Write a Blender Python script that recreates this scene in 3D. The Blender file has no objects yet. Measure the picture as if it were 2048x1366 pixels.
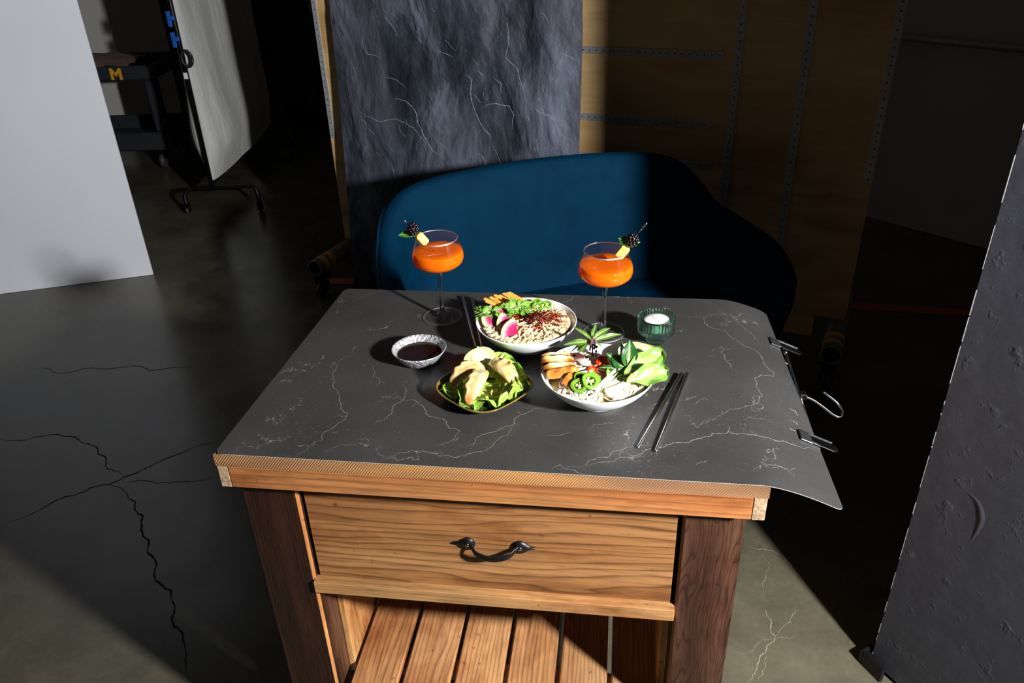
import bpy, math, random
from mathutils import Vector, Matrix, noise as mnoise
sc = bpy.context.scene
col = sc.collection
PI = math.pi

# ------------------------------------------------------------------ camera, world, light, exposure
CAM_Z = 1.604
cd = bpy.data.cameras.new('camera'); cd.sensor_width = 36.0; cd.lens = 1580.0 / 2048 * 36
cd.clip_start = 0.05; cd.clip_end = 60
cam = bpy.data.objects.new('camera', cd); col.objects.link(cam)
cam.matrix_world = Matrix(((0.99936, 0.03582, 0.0, 0), (-0.01763, 0.49187, -0.87049, 0), (-0.03118, 0.86993, 0.49219, CAM_Z), (0, 0, 0, 1)))
sc.camera = cam
w = bpy.data.worlds.new('studio_dark'); sc.world = w; w.use_nodes = True
w.node_tree.nodes['Background'].inputs[0].default_value = (1.0, 0.97, 0.92, 1)
w.node_tree.nodes['Background'].inputs[1].default_value = 0.018
ld = bpy.data.lights.new('strobe', 'SPOT'); ld.energy = 545; ld.spot_size = math.radians(120); ld.spot_blend = 0.3
ld.shadow_soft_size = 0.06
strobe = bpy.data.objects.new('strobe', ld); col.objects.link(strobe)
strobe.location = (1.215, -0.12, 1.72)
strobe.rotation_euler = (Vector((-0.6, 2.4, 0.5)) - strobe.location).to_track_quat('-Z', 'Y').to_euler()
sc.view_settings.view_transform = 'Standard'; sc.view_settings.look = 'None'
sc.view_settings.exposure = 0.0; sc.view_settings.gamma = 1.0; sc.view_settings.use_curve_mapping = False
sc.cycles.max_bounces = 12; sc.cycles.transmission_bounces = 12; sc.cycles.transparent_max_bounces = 12
sc.cycles.sample_clamp_indirect = 3.0; sc.cycles.blur_glossy = 0.5

# ------------------------------------------------------------------ helpers
def L1(v):
    v /= 255.0
    return v / 12.92 if v <= 0.04045 else ((v + 0.055) / 1.055) ** 2.4
def rgb(r, g, b): return (L1(r), L1(g), L1(b), 1.0)

class NT:
    """small helper around a material node tree"""
    def __init__(s, name):
        s.m = bpy.data.materials.new(name); s.m.use_nodes = True
        s.t = s.m.node_tree; s.b = s.t.nodes['Principled BSDF']; s.out = s.t.nodes['Material Output']
        s._tc = None
    def n(s, typ, **kw):
        nd = s.t.nodes.new(typ)
        for k, v in kw.items():
            if k in nd.inputs: nd.inputs[k].default_value = v
            else: setattr(nd, k, v)
        return nd
    def l(s, a, b): s.t.links.new(a, b)
    def obj(s, scale=(1, 1, 1), loc=(0, 0, 0), rot=(0, 0, 0)):
        if s._tc is None: s._tc = s.n('ShaderNodeTexCoord')
        mp = s.n('ShaderNodeMapping'); mp.inputs['Scale'].default_value = scale; mp.inputs['Location'].default_value = loc
        mp.inputs['Rotation'].default_value = rot
        s.l(s._tc.outputs['Object'], mp.inputs['Vector']); return mp.outputs['Vector']
    def noise(s, vec, scale, detail=4, rough=0.55, dist=0.0):
        nd = s.n('ShaderNodeTexNoise', Scale=scale, Detail=detail, Roughness=rough, Distortion=dist)
        if vec is not None: s.l(vec, nd.inputs['Vector'])
        return nd.outputs['Fac']
    def ramp(s, fac, stops, interp='LINEAR'):
        r = s.n('ShaderNodeValToRGB'); r.color_ramp.interpolation = interp
        e = r.color_ramp.elements
        while len(e) < len(stops): e.new(0.5)
        for i, (p, c) in enumerate(stops):
            e[i].position = p; e[i].color = c if len(c) == 4 else (*c, 1)
        s.l(fac, r.inputs['Fac']); return r.outputs['Color']
    def mix(s, fac, a, b, mode='MIX'):
        nd = s.n('ShaderNodeMix', data_type='RGBA', blend_type=mode)
        for sock, v in ((nd.inputs[0], fac), (nd.inputs[6], a), (nd.inputs[7], b)):
            if isinstance(v, (int, float)): sock.default_value = v
            elif isinstance(v, tuple): sock.default_value = v
            else: s.l(v, sock)
        return nd.outputs[2]
    def math(s, op, a, b=0.0):
        nd = s.n('ShaderNodeMath', operation=op)
        for i, v in enumerate((a, b)):
            if isinstance(v, (int, float)): nd.inputs[i].default_value = v
            else: s.l(v, nd.inputs[i])
        return nd.outputs[0]
    def bump(s, h, strength=0.3, dist=0.01, normal=None):
        b = s.n('ShaderNodeBump', Strength=strength, Distance=dist); s.l(h, b.inputs['Height'])
        if normal is not None: s.l(normal, b.inputs['Normal'])
        s.l(b.outputs['Normal'], s.b.inputs['Normal']); return b.outputs['Normal']
    def set(s, color=None, rough=None, metal=None, spec=None, trans=None, ior=None, sss=None, sssr=None, sheen=None, coat=None):
        i = s.b.inputs
        if color is not None:
            if isinstance(color, tuple): i['Base Color'].default_value = color
            else: s.l(color, i['Base Color'])
        if rough is not None:
            if isinstance(rough, (int, float)): i['Roughness'].default_value = rough
            else: s.l(rough, i['Roughness'])
        if metal is not None: i['Metallic'].default_value = metal
        if spec is not None: i['Specular IOR Level'].default_value = spec
        if trans is not None: i['Transmission Weight'].default_value = trans
        if ior is not None: i['IOR'].default_value = ior
        if sss is not None:
            i['Subsurface Weight'].default_value = sss; i['Subsurface Radius'].default_value = sssr or (1, .5, .25)
            i['Subsurface Scale'].default_value = 0.004
        if sheen is not None: i['Sheen Weight'].default_value = sheen
        if coat is not None: i['Coat Weight'].default_value = coat
        return s.m

def plain(name, c, rough=0.5, noise=0.12, nscale=60.0, bump=0.0, **kw):
    """a plain surface with a little procedural variation"""
    t = NT(name); f = t.noise(t.obj(), nscale, 3)
    d = tuple(x * (1 - noise) for x in c[:3]) + (1,); e = tuple(min(1, x * (1 + noise)) for x in c[:3]) + (1,)
    t.set(color=t.ramp(f, [(0.3, d), (0.7, e)]), rough=rough, **kw)
    if bump: t.bump(f, bump, 0.002)
    return t.m

def wood(name, axis, dark, mid, light, scale=1.0, seed=0.0, wave=26.0, rough=0.55, lines=0.5, wob=0.02, across=None, streak=0.65, weather=0.9, gain=.84):
    """boards: grain runs along `axis`; growth-ring lines wander across it"""
    t = NT(name)
    k = [1.0, 1.0, 1.0]; k['XYZ'.index(axis)] = 0.07
    v = t.obj(tuple(k), (seed * 1.7, seed * 0.9, seed * 2.3))
    big = t.noise(v, 9 * scale, 3, 0.5)
    fine = t.noise(v, 160 * scale, 4, 0.7)
    med = t.noise(v, 34 * scale, 4, 0.6)
    base = t.ramp(big, [(0.3, dark), (0.5, mid), (0.72, light)])
    # ring lines
    kk = [1.0, 1.0, 1.0]; kk['XYZ'.index(axis)] = 0.12
    v2 = t.obj(tuple(kk), (seed, seed * 2.1, seed * 1.3))
    nz = t.n('ShaderNodeTexNoise', Scale=11.0, Detail=3.0); t.l(v2, nz.inputs['Vector'])
    add = t.n('ShaderNodeVectorMath', operation='MULTIPLY_ADD')
    t.l(nz.outputs['Color'], add.inputs[0]); add.inputs[1].default_value = (wob, wob, wob); t.l(v2, add.inputs[2])
    wv = t.n('ShaderNodeTexWave', wave_type='BANDS', bands_direction=across or ('Z' if axis != 'Z' else 'X'), wave_profile='SAW')
    wv.inputs['Scale'].default_value = wave; wv.inputs['Distortion'].default_value = 2.0; wv.inputs['Detail'].default_value = 3.0
    wv.inputs['Detail Scale'].default_value = 1.2
    t.l(add.outputs[0], wv.inputs['Vector'])
    ring = t.ramp(wv.outputs['Fac'], [(0.0, (0.16, .12, .10, 1)), (0.09, (.88, .85, .82, 1)), (0.3, (1, 1, 1, 1)), (0.72, (.93, .90, .87, 1)), (1.0, (0.46, .38, .33, 1))])
    c = t.mix(lines, base, ring, 'MULTIPLY')
    c = t.mix(streak, c, t.ramp(fine, [(0.30, (.36, .33, .31, 1)), (0.52, (1, 1, 1, 1)), (0.75, (1.12, 1.1, 1.06, 1))]), 'MULTIPLY')
    c = t.mix(0.5, c, t.ramp(med, [(0.3, (.55, .48, .42, 1)), (0.62, (1, 1, 1, 1))]), 'MULTIPLY')
    kw_ = [2.2, 2.2, 2.2]; kw_['XYZ'.index(axis)] = 0.9
    pat = t.noise(t.obj(tuple(kw_), (seed * 3.1, seed * 1.9, seed)), 2.4, 5, 0.65)
    c = t.mix(weather, c, t.ramp(pat, [(0.34, (.46, .27, .18, 1)), (0.5, (1, 1, 1, 1)), (0.66, (.74, .80, .86, 1))]), 'MULTIPLY')
    spk = t.noise(t.obj((1, 1, 1), (seed, 0, seed)), 70 * scale, 2, 0.4)
    c = t.mix(0.8 * weather, c, t.ramp(spk, [(0.24, (.42, .28, .22, 1)), (0.30, (1, 1, 1, 1))]), 'MULTIPLY')
    if gain != 1: c = t.mix(1.0, c, (gain, gain * .97, gain * .93, 1), 'MULTIPLY')
    t.set(color=c, rough=rough, spec=0.35)
    t.bump(fine, 0.25, 0.0015)
    return t.m

class MB:
    """collects shapes into ONE mesh"""
    def __init__(s): s.v = []; s.f = []; s.mi = []; s.sm = []; s.tint = {}
    def add(s, v, f, mat=0, smooth=True, M=None, tint=None):
        o = len(s.v)
        if M is not None: v = [M @ Vector(p) for p in v]
        s.v += [tuple(p) for p in v]
        if tint:
            for i, x in enumerate(tint): s.tint[o + i] = x
        for q in f:
            s.f.append(tuple(i + o for i in q)); s.mi.append(mat); s.sm.append(smooth)
        return s
    def box(s, a, b, mat=0, bev=0.0, M=None):
        """axis-aligned box with chamfered edges"""
        (x0, y0, z0), (x1, y1, z1) = a, b
        if bev <= 0:
            v = [(x, y, z) for z in (z0, z1) for y in (y0, y1) for x in (x0, x1)]
            return s.add(v, [(0, 2, 3, 1), (4, 5, 7, 6), (0, 1, 5, 4), (2, 6, 7, 3), (0, 4, 6, 2), (1, 3, 7, 5)], mat, False, M)
        c = [(x0 + x1) / 2, (y0 + y1) / 2, (z0 + z1) / 2]; h = [(x1 - x0) / 2, (y1 - y0) / 2, (z1 - z0) / 2]
        bev = min(bev, min(h) * 0.9)
        v = []; idx = {}
        for sx in (-1, 1):
            for sy in (-1, 1):
                for sz in (-1, 1):
                    sg = (sx, sy, sz)
                    for ax in range(3):
                        p = [c[i] + sg[i] * (h[i] if i == ax else h[i] - bev) for i in range(3)]
                        idx[(sg, ax)] = len(v); v.append(tuple(p))
        f = []
        S = [(sx, sy, sz) for sx in (-1, 1) for sy in (-1, 1) for sz in (-1, 1)]
        for g in S: f.append((idx[(g, 0)], idx[(g, 1)], idx[(g, 2)]) if g[0] * g[1] * g[2] > 0 else (idx[(g, 0)], idx[(g, 2)], idx[(g, 1)]))
        def q(ax, sgn):
            o = [i for i in range(3) if i != ax]; r = []
            for a_, b_ in ((-1, -1), (1, -1), (1, 1), (-1, 1)):
                g = [0, 0, 0]; g[ax] = sgn; g[o[0]] = a_; g[o[1]] = b_; r.append(idx[(tuple(g), ax)])
            return r
        for ax in range(3):
            for sgn in (-1, 1):
                r = q(ax, sgn); flip = (sgn > 0) == (ax == 1)
                f.append(tuple(reversed(r)) if flip else tuple(r))
        for ax in range(3):                      # edges running along ax
            o = [i for i in range(3) if i != ax]
            for a_ in (-1, 1):
                for b_ in (-1, 1):
                    g0 = [0, 0, 0]; g0[ax] = -1; g0[o[0]] = a_; g0[o[1]] = b_; g1 = list(g0); g1[ax] = 1
                    g0 = tuple(g0); g1 = tuple(g1)
                    r = (idx[(g0, o[0])], idx[(g1, o[0])], idx[(g1, o[1])], idx[(g0, o[1])])
                    f.append(r if (a_ * b_ > 0) == (ax != 1) else tuple(reversed(r)))
        return s.add(v, f, mat, False, M)
    def tube(s, pts, r, n=8, mat=0, cap=True, M=None, tint=None):
        pts = [Vector(p) for p in pts]; m = len(pts)
        rs = r if isinstance(r, (list, tuple)) else [r] * m
        v = []; up = None
        for i, p in enumerate(pts):
            d = (pts[min(i + 1, m - 1)] - pts[max(i - 1, 0)])
            d = d.normalized() if d.length > 1e-9 else Vector((0, 0, 1))
            if up is None:
                up = Vector((0, 0, 1)) if abs(d.z) < 0.9 else Vector((1, 0, 0))
            x = d.cross(up)
            if x.length < 1e-6: x = d.orthogonal()
            x.normalize(); up = x.cross(d).normalized(); y = up
            for k in range(n):
                a = 2 * PI * k / n; v.append(p + (x * math.cos(a) + y * math.sin(a)) * rs[i])
        f = [(i * n + k, i * n + (k + 1) % n, (i + 1) * n + (k + 1) % n, (i + 1) * n + k) for i in range(m - 1) for k in range(n)]
        if cap: f += [tuple(reversed(range(n))), tuple(range((m - 1) * n, m * n))]
        return s.add(v, f, mat, True, M, tint)
    def lathe(s, prof, n=48, mat=0, M=None, fr=None, mats=None):
        """prof: list of (r, z); fr(angle, r, z) may reshape the radius"""
        v = []; rings = []
        for r, z in prof:
            if r < 1e-6: rings.append([len(v)]); v.append((0, 0, z))
            else:
                rings.append(list(range(len(v), len(v) + n)))
                for k in range(n):
                    a = 2 * PI * k / n; rr = fr(a, r, z) if fr else r
                    v.append((rr * math.cos(a), rr * math.sin(a), z))
        for j in range(len(rings) - 1):
            A, B = rings[j], rings[j + 1]; f = []
            for k in range(n):
                k2 = (k + 1) % n
                if len(A) == 1 and len(B) == 1: continue
                if len(A) == 1: f.append((A[0], B[k2], B[k]))
                elif len(B) == 1: f.append((A[k], A[k2], B[0]))
                else: f.append((A[k], A[k2], B[k2], B[k]))
            mm = mats[j] if mats else mat
            for q in f: s.f.append(tuple(i + len(s.v) for i in q)); s.mi.append(mm); s.sm.append(True)
        s.v += [tuple((M @ Vector(p)) if M is not None else p) for p in v]
        return s
    def grid(s, fn, nu, nv, mat=0, closeu=False, closev=False, tint=None, M=None, smooth=True, thick=None, rim=None):
        """fn(i, j) -> point.  thick(i, j) -> offset vector makes a closed slab"""
        v = [Vector(fn(i, j)) for i in range(nu) for j in range(nv)]
        f = []
        for i in range(nu if closeu else nu - 1):
            for j in range(nv if closev else nv - 1):
                i2 = (i + 1) % nu; j2 = (j + 1) % nv
                f.append((i * nv + j, i2 * nv + j, i2 * nv + j2, i * nv + j2))
        t = [tint(i, j) for i in range(nu) for j in range(nv)] if tint else None
        s.add(v, f, mat, smooth, M, t)
        if thick:
            w2 = [v[i * nv + j] + Vector(thick(i, j)) for i in range(nu) for j in range(nv)]
            s.add(w2, [tuple(reversed(q)) for q in f], mat, smooth, M, t)
            edge = [(i, 0) for i in range(nu)] + [(nu - 1, j) for j in range(1, nv)] + [(i, nv - 1) for i in range(nu - 2, -1, -1)] + [(0, j) for j in range(nv - 2, 0, -1)]
            a = [v[i * nv + j] for i, j in edge] + [w2[i * nv + j] for i, j in edge]; n = len(edge)
            s.add(a, [(k, k + n, (k + 1) % n + n, (k + 1) % n) for k in range(n)], mat if rim is None else rim, False, M, [0.0] * (2 * n) if t else None)
        return s
    def ball(s, c, r, nu=8, nv=6, mat=0, M=None, jit=0.0, rng=None):
        r = r if isinstance(r, (tuple, list)) else (r, r, r)
        v = []; f = []
        for j in range(1, nv):
            for i in range(nu):
                a = 2 * PI * i / nu; b = PI * j / nv; k = 1 + (rng.uniform(-jit, jit) if rng else 0)
                v.append((c[0] + r[0] * k * math.sin(b) * math.cos(a), c[1] + r[1] * k * math.sin(b) * math.sin(a), c[2] + r[2] * k * math.cos(b)))
        t = len(v); v.append((c[0], c[1], c[2] + r[2])); v.append((c[0], c[1], c[2] - r[2]))
        for i in range(nu):
            i2 = (i + 1) % nu
            f.append((t, i, i2)); f.append((t + 1, (nv - 2) * nu + i2, (nv - 2) * nu + i))
            for j in range(nv - 2): f.append((j * nu + i, (j + 1) * nu + i, (j + 1) * nu + i2, j * nu + i2))
        return s.add(v, f, mat, True, M)
    def prism(s, poly, z0, z1, mat=0, side=None, M=None):
        n = len(poly)
        v = [(x, y, z0) for x, y in poly] + [(x, y, z1) for x, y in poly]
        s.add(v, [tuple(reversed(range(n))), tuple(range(n, 2 * n))], mat, False, M)
        for k in range(n):
            k2 = (k + 1) % n
            mm = side[k] if isinstance(side, (list, tuple)) else (mat if side is None else side)
            s.add([v[k], v[k2], v[k2 + n], v[k + n]], [(0, 1, 2, 3)], mm, False, M)
        return s
    def ribbon(s, pts, width, fn, mat, rng, jit=0.25, sub=3, zig=True):
        """a thin wandering line laid on a surface; fn(a, b) -> 3D point"""
        P_ = [Vector((p[0], p[1])) for p in pts]
        for _ in range(sub):
            q = [P_[0]]
            for a, b in zip(P_, P_[1:]):
                d = b - a; n_ = Vector((-d.y, d.x)); q += [(a + b) / 2 + n_ * rng.uniform(-jit, jit) * (0.8 if zig else 0.3), b]
            P_ = q; jit *= 0.85
        m = len(P_); v = []
        for i, p in enumerate(P_):
            d = P_[min(i + 1, m - 1)] - P_[max(i - 1, 0)]
            d = d.normalized() if d.length > 0 else Vector((1, 0)); n_ = Vector((-d.y, d.x))
            e = min(1.0, 4.0 * i / m + 0.15, 4.0 * (m - 1 - i) / m + 0.15); wd = width * e * rng.uniform(0.35, 1.15) / 2
            for sg in (-1, 1):
                u = p + n_ * wd * sg; v.append(fn(u.x, u.y))
        return s.add(v, [(2 * i, 2 * i + 1, 2 * i + 3, 2 * i + 2) for i in range(m - 1)], mat, True)
    def build(s, name, mats, parent=None, loc=None, rot=None, matrix=None):
        me = bpy.data.meshes.new(name); me.from_pydata(s.v, [], s.f)
        for m in (mats if isinstance(mats, (list, tuple)) else [mats]): me.materials.append(m)
        me.polygons.foreach_set('material_index', s.mi); me.polygons.foreach_set('use_smooth', s.sm)
        if s.tint:
            at = me.attributes.new('tint', 'FLOAT', 'POINT')
            at.data.foreach_set('value', [s.tint.get(i, 0.0) for i in range(len(s.v))])
        me.update()
        o = bpy.data.objects.new(name, me); col.objects.link(o)
        if parent is not None: o.parent = parent
        if loc is not None: o.location = loc
        if rot is not None: o.rotation_euler = rot
        if matrix is not None: o.matrix_local = matrix
        return o

def smooth_angle(o, deg=40):
    me = o.data
    me.polygons.foreach_set('use_smooth', [True] * len(me.polygons))
    try: me.set_sharp_from_angle(angle=math.radians(deg))
    except Exception: pass
    return o
def subsurf(o, n=1):
    m = o.modifiers.new('subdivision', 'SUBSURF'); m.levels = n; m.render_levels = n; return o
def recalc(o):
    import bmesh
    b = bmesh.new(); b.from_mesh(o.data); bmesh.ops.remove_doubles(b, verts=b.verts, dist=1e-6); bmesh.ops.recalc_face_normals(b, faces=b.faces); b.to_mesh(o.data); b.free(); return o
def tag(o, label, cat, group=None, kind=None):
    o['label'] = label; o['category'] = cat
    if group: o['group'] = group
    if kind: o['kind'] = kind
    return o
def thing(name, label, cat, loc=(0, 0, 0), rz=0.0, group=None, kind=None):
    o = bpy.data.objects.new(name, None); col.objects.link(o); o.empty_display_size = 0.05
    o.location = loc; o.rotation_euler = (0, 0, rz); return tag(o, label, cat, group, kind)
def struct(o): o['kind'] = 'structure'; return o
def basis(o, x, zh):
    """matrix with local x along x, local z near zh, origin o"""
    x = Vector(x).normalized(); z = Vector(zh); z = (z - x * z.dot(x)).normalized(); y = z.cross(x)
    M = Matrix((x, y, z)).transposed().to_4x4(); M.translation = Vector(o); return M
def lerp(a, b, t): return a + (b - a) * t
def curve(pts, n):
    """Catmull-Rom through pts (tuples of any size), n samples"""
    m = len(pts); out = []
    for k in range(n):
        t = k / (n - 1) * (m - 1); i = min(int(t), m - 2); u = t - i
        p0 = pts[max(i - 1, 0)]; p1 = pts[i]; p2 = pts[i + 1]; p3 = pts[min(i + 2, m - 1)]
        out.append(tuple(0.5 * ((2 * b) + (-a + c) * u + (2 * a - 5 * b + 4 * c - d) * u * u + (-a + 3 * b - 3 * c + d) * u ** 3) for a, b, c, d in zip(p0, p1, p2, p3)))
    return out

# ------------------------------------------------------------------ shared materials
M_black_metal = plain('black_metal', rgb(26, 26, 28), 0.38, 0.2, 200, metal=0.6)
M_black_plastic = plain('black_plastic', rgb(30, 31, 34), 0.5, 0.2, 120)
M_chrome = plain('chrome', (0.75, 0.75, 0.76, 1), 0.12, 0.05, 50, metal=1.0)
M_steel = plain('brushed_steel', (0.78, 0.77, 0.73, 1), 0.24, 0.06, 90, metal=1.0)
M_zinc = plain('zinc_strap', (0.42, 0.44, 0.45, 1), 0.5, 0.15, 80, metal=0.35)
M_dark = plain('dark_hole', rgb(24, 22, 20), 0.8)
M_yellow = plain('yellow_tape', rgb(230, 165, 25), 0.5)
M_wheel = plain('caster_rubber', rgb(60, 60, 60), 0.5)
# ------------------------------------------------------------------ traced pattern lines (metres, in the plane they lie on)
VEINS= [[1.1,[[0.144,0.3404],[0.1207,0.2982],[0.0986,0.2735],[0.1092,0.2367],[0.1216,0.2131],[0.1479,0.1606],[0.1566,0.1419],[0.1741,0.1217],[0.1761,0.1078],[0.1676,0.0905],[0.1536,0.0664],[0.1575,0.0484],[0.1354,0.0124],[0.1326,0.0011]]],[0.8,[[0.1651,0.2751],[0.1839,0.2327],[0.2011,0.2194],[0.1999,0.1986]]],[1.1,[[0.2439,0.218],[0.2527,0.1936],[0.2557,0.1649],[0.2455,0.1235],[0.2386,0.1061],[0.2248,0.0913]]],[1.1,[[0.2381,0.1831],[0.2557,0.1649],[0.282,0.1612],[0.2938,0.1504],[0.3015,0.131],[0.3204,0.12],[0.337,0.1145],[0.3664,0.0874],[0.348,0.0536],[0.3351,0.0487]]],[0.7,[[0.2381,0.1831],[0.2207,0.1711],[0.211,0.1538]]],[1.2,[[0.4955,0.1687],[0.4761,0.1599],[0.4579,0.1414],[0.4478,0.113],[0.4277,0.098],[0.4049,0.0829],[0.3947,0.0602],[0.3822,0.0441]]],[1.0,[[0.4478,0.113],[0.444,0.0941],[0.4226,0.0538],[0.3952,0.0354],[0.3483,0.0228],[0.2864,0.0258],[0.2618,0.0031]]],[1.0,[[0.7729,0.5725],[0.8022,0.5282],[0.8113,0.514],[0.7668,0.4941],[0.7746,0.4621],[0.8126,0.4203],[0.8303,0.4003],[0.862,0.3729],[0.8784,0.3276],[0.8681,0.3124],[0.8379,0.2888],[0.838,0.259],[0.8351,0.2143],[0.805,0.1902],[0.7751,0.1709],[0.744,0.1491],[0.72,0.1336]]],[0.8,[[0.8113,0.514],[0.835,0.5104],[0.8538,0.5364]]],[0.7,[[0.8281,0.4926],[0.8521,0.4556],[0.8683,0.4225]]],[1.0,[[0.8345,0.2331],[0.8257,0.2222],[0.8243,0.2057],[0.8374,0.2081],[0.8402,0.1993],[0.8302,0.1908],[0.8181,0.1952]]],[1.5,[[0.9159,0.1272],[0.8956,0.1245],[0.8781,0.1184],[0.8522,0.1155],[0.8199,0.1163],[0.7881,0.116],[0.777,0.1228],[0.7539,0.1157],[0.7341,0.0999],[0.7172,0.0896],[0.6873,0.0821],[0.6693,0.0718],[0.6426,0.0537],[0.6135,0.044],[0.5848,0.0285],[0.5604,0.009]]],[1.2,[[0.6693,0.0718],[0.6391,0.0716],[0.6133,0.0608],[0.5953,0.0412],[0.5701,0.033],[0.5351,0.0101]]],[0.9,[[0.7947,0.3853],[0.7882,0.3632],[0.7948,0.3341],[0.8132,0.2942]]],[1.0,[[0.526,0.5768],[0.507,0.5525],[0.4853,0.5419]]],[0.8,[[0.5268,0.5246],[0.5204,0.4981],[0.5115,0.4825]]],[0.8,[[0.5629,0.1109],[0.5856,0.1248],[0.6087,0.1335]]],[0.8,[[0.5065,0.0891],[0.5364,0.102]]],[2.2,[[0.8863,0.2261],[0.8957,0.2226],[0.8984,0.2103]]],[2.0,[[0.8798,0.1892],[0.8908,0.1868],[0.893,0.1816]]],[2.0,[[0.8747,0.1603],[0.8859,0.1607]]],[0.8,[[0.8135,0.0492],[0.8313,0.0487],[0.8524,0.0462]]],[0.8,[[0.8266,0.0414],[0.8424,0.0508],[0.8586,0.0401]]],[0.8,[[0.7221,0.035],[0.7283,0.0413],[0.74,0.047]]],[0.8,[[0.8049,0.0368],[0.8127,0.0433],[0.8076,0.0314]]],[0.9,[[0.5139,0.0048],[0.5272,0.0198],[0.5497,0.008],[0.575,0.0013]]],[0.8,[[0.093,0.5652],[0.0765,0.5473],[0.0676,0.5232]]],[0.7,[[0.628,0.0996],[0.6129,0.0957]]],[0.7,[[0.7236,0.1891],[0.7491,0.213],[0.7565,0.2063]]],[0.9,[[0.7217,0.1608],[0.731,0.128],[0.7516,0.1497],[0.7626,0.1534]]],[0.9,[[0.6598,0.1767],[0.6844,0.2003],[0.7093,0.2171]]],[0.8,[[0.8015,0.154],[0.8296,0.1643],[0.8377,0.1662]]],[0.7,[[0.1652,0.015],[0.1896,0.0359],[0.2185,0.0447]]],[0.8,[[0.2104,0.0504],[0.2225,0.0579],[0.2301,0.0458]]],[1.2,[[0.1253,0.3352],[0.1197,0.3163]]],[0.6,[[0.0365,0.5027],[0.0461,0.4609]]]]
CRACKS= [[3,[[-1.808,2.278],[-1.707,2.263],[-1.628,2.291],[-1.55,2.271],[-1.484,2.227],[-1.43,2.198],[-1.379,2.145],[-1.322,2.071],[-1.273,2.035]]],[3,[[-1.017,2.23],[-1.108,2.171],[-1.156,2.135],[-1.214,2.08],[-1.273,2.035],[-1.307,2.001],[-1.396,1.951],[-1.476,1.887],[-1.545,1.831]]],[4,[[-1.307,2.001],[-1.231,1.956],[-1.187,1.913],[-1.136,1.843],[-1.079,1.74],[-1.021,1.644],[-0.979,1.564],[-0.927,1.505],[-0.907,1.449],[-0.867,1.401],[-0.833,1.337],[-0.792,1.246]]],[2.5,[[-1.962,2.756],[-1.797,2.71],[-1.656,2.735],[-1.542,2.75],[-1.457,2.713],[-1.356,2.725],[-1.251,2.73]]],[2,[[-1.252,2.008],[-1.188,2.012],[-1.108,2.0],[-0.981,2.021]]]]
LCRACKS= [[3,[[0.63,1.634],[0.678,1.614],[0.713,1.593],[0.731,1.56],[0.746,1.514]]],[4,[[0.636,1.422],[0.624,1.362],[0.62,1.32],[0.582,1.276],[0.542,1.221],[0.514,1.192]]],[2.5,[[0.62,1.32],[0.644,1.345],[0.684,1.386],[0.708,1.402]]],[1.5,[[0.491,1.276],[0.562,1.293],[0.619,1.314],[0.682,1.325]]],[2.5,[[0.582,1.276],[0.561,1.225],[0.539,1.191]]],[2,[[0.636,1.422],[0.648,1.501],[0.677,1.554],[0.678,1.614]]]]
SLATE= [[3,[[0.3735,0.8926],[0.4401,0.883],[0.4843,0.85],[0.4955,0.7982],[0.5215,0.7469],[0.5571,0.6939],[0.6186,0.6599]]],[1.6,[[0.2059,0.8361],[0.2478,0.81],[0.3108,0.7919],[0.3899,0.8084],[0.4717,0.7778],[0.5285,0.7205],[0.5323,0.5848]]],[3,[[0.7248,1.0029],[0.7565,0.9841],[0.7491,0.9384],[0.7727,0.8554],[0.7908,0.8216],[0.8331,0.7817],[0.8405,0.7525]]],[2.2,[[0.91,1.2724],[0.9163,1.176],[0.9183,1.1222],[0.9061,1.0722],[0.9504,1.0385],[0.9674,0.9833],[0.9621,0.9444]]],[2,[[0.7942,0.8821],[0.8629,0.9041],[0.9184,0.8985],[0.9365,0.8676],[0.9303,0.8114]]],[2,[[0.2682,1.1631],[0.2581,1.0965],[0.2793,1.0589],[0.3356,1.046]]],[2.5,[[0.3682,1.2157],[0.3938,1.1798],[0.4164,1.1566]]],[1.6,[[1.0111,0.905],[1.093,0.8625],[1.1641,0.8306]]],[2,[[1.1202,1.101],[1.1881,1.0731]]],[1.8,[[1.1806,1.0433],[1.1968,0.9808]]],[2,[[0.8482,1.0004],[0.8854,0.9785],[0.8838,0.9394]]],[2,[[0.7751,0.7062],[0.7992,0.6901],[0.8216,0.6431]]],[1.6,[[0.5937,1.0857],[0.6807,1.0619]]],[1.6,[[1.0531,1.2322],[1.0779,1.1962]]],[1.5,[[1.0665,0.8829],[1.1073,0.8579],[1.1378,0.864]]],[1.5,[[0.3363,0.9799],[0.4066,0.9642],[0.4505,0.9314]]],[1.4,[[0.1962,1.0318],[0.217,0.9734]]],[1.4,[[0.5329,0.8133],[0.5738,0.7452],[0.6407,0.6996]]]]


# ------------------------------------------------------------------ the room
rng = random.Random(3)
t = NT('polished_concrete')
v = t.obj()
big = t.noise(v, 0.9, 5, 0.6); med = t.noise(v, 5.0, 5, 0.65); fine = t.noise(v, 60.0, 3, 0.7)
c = t.ramp(big, [(0.3, rgb(72, 69, 57)), (0.55, rgb(93, 88, 72)), (0.75, rgb(114, 106, 85))])
c = t.mix(0.65, c, t.ramp(med, [(0.3, (.45, .46, .45, 1)), (0.62, (1, 1, 1, 1)), (0.8, (1.25, 1.25, 1.2, 1))]), 'MULTIPLY')
c = t.mix(0.5, c, t.ramp(fine, [(0.3, (.7, .7, .7, 1)), (0.7, (1.1, 1.1, 1.1, 1))]), 'MULTIPLY')
M_floor = t.set(color=c, rough=t.ramp(med, [(0.3, (.2, .2, .2, 1)), (0.7, (.34, .34, .34, 1))]), spec=0.45)
t.bump(fine, 0.05, 0.002)
M_crack = plain('crack_dirt', rgb(22, 21, 19), 0.9)
M_seam = plain('pale_filled_crack', rgb(142, 138, 122), 0.7, 0.35, 300)
b = MB()
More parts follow.
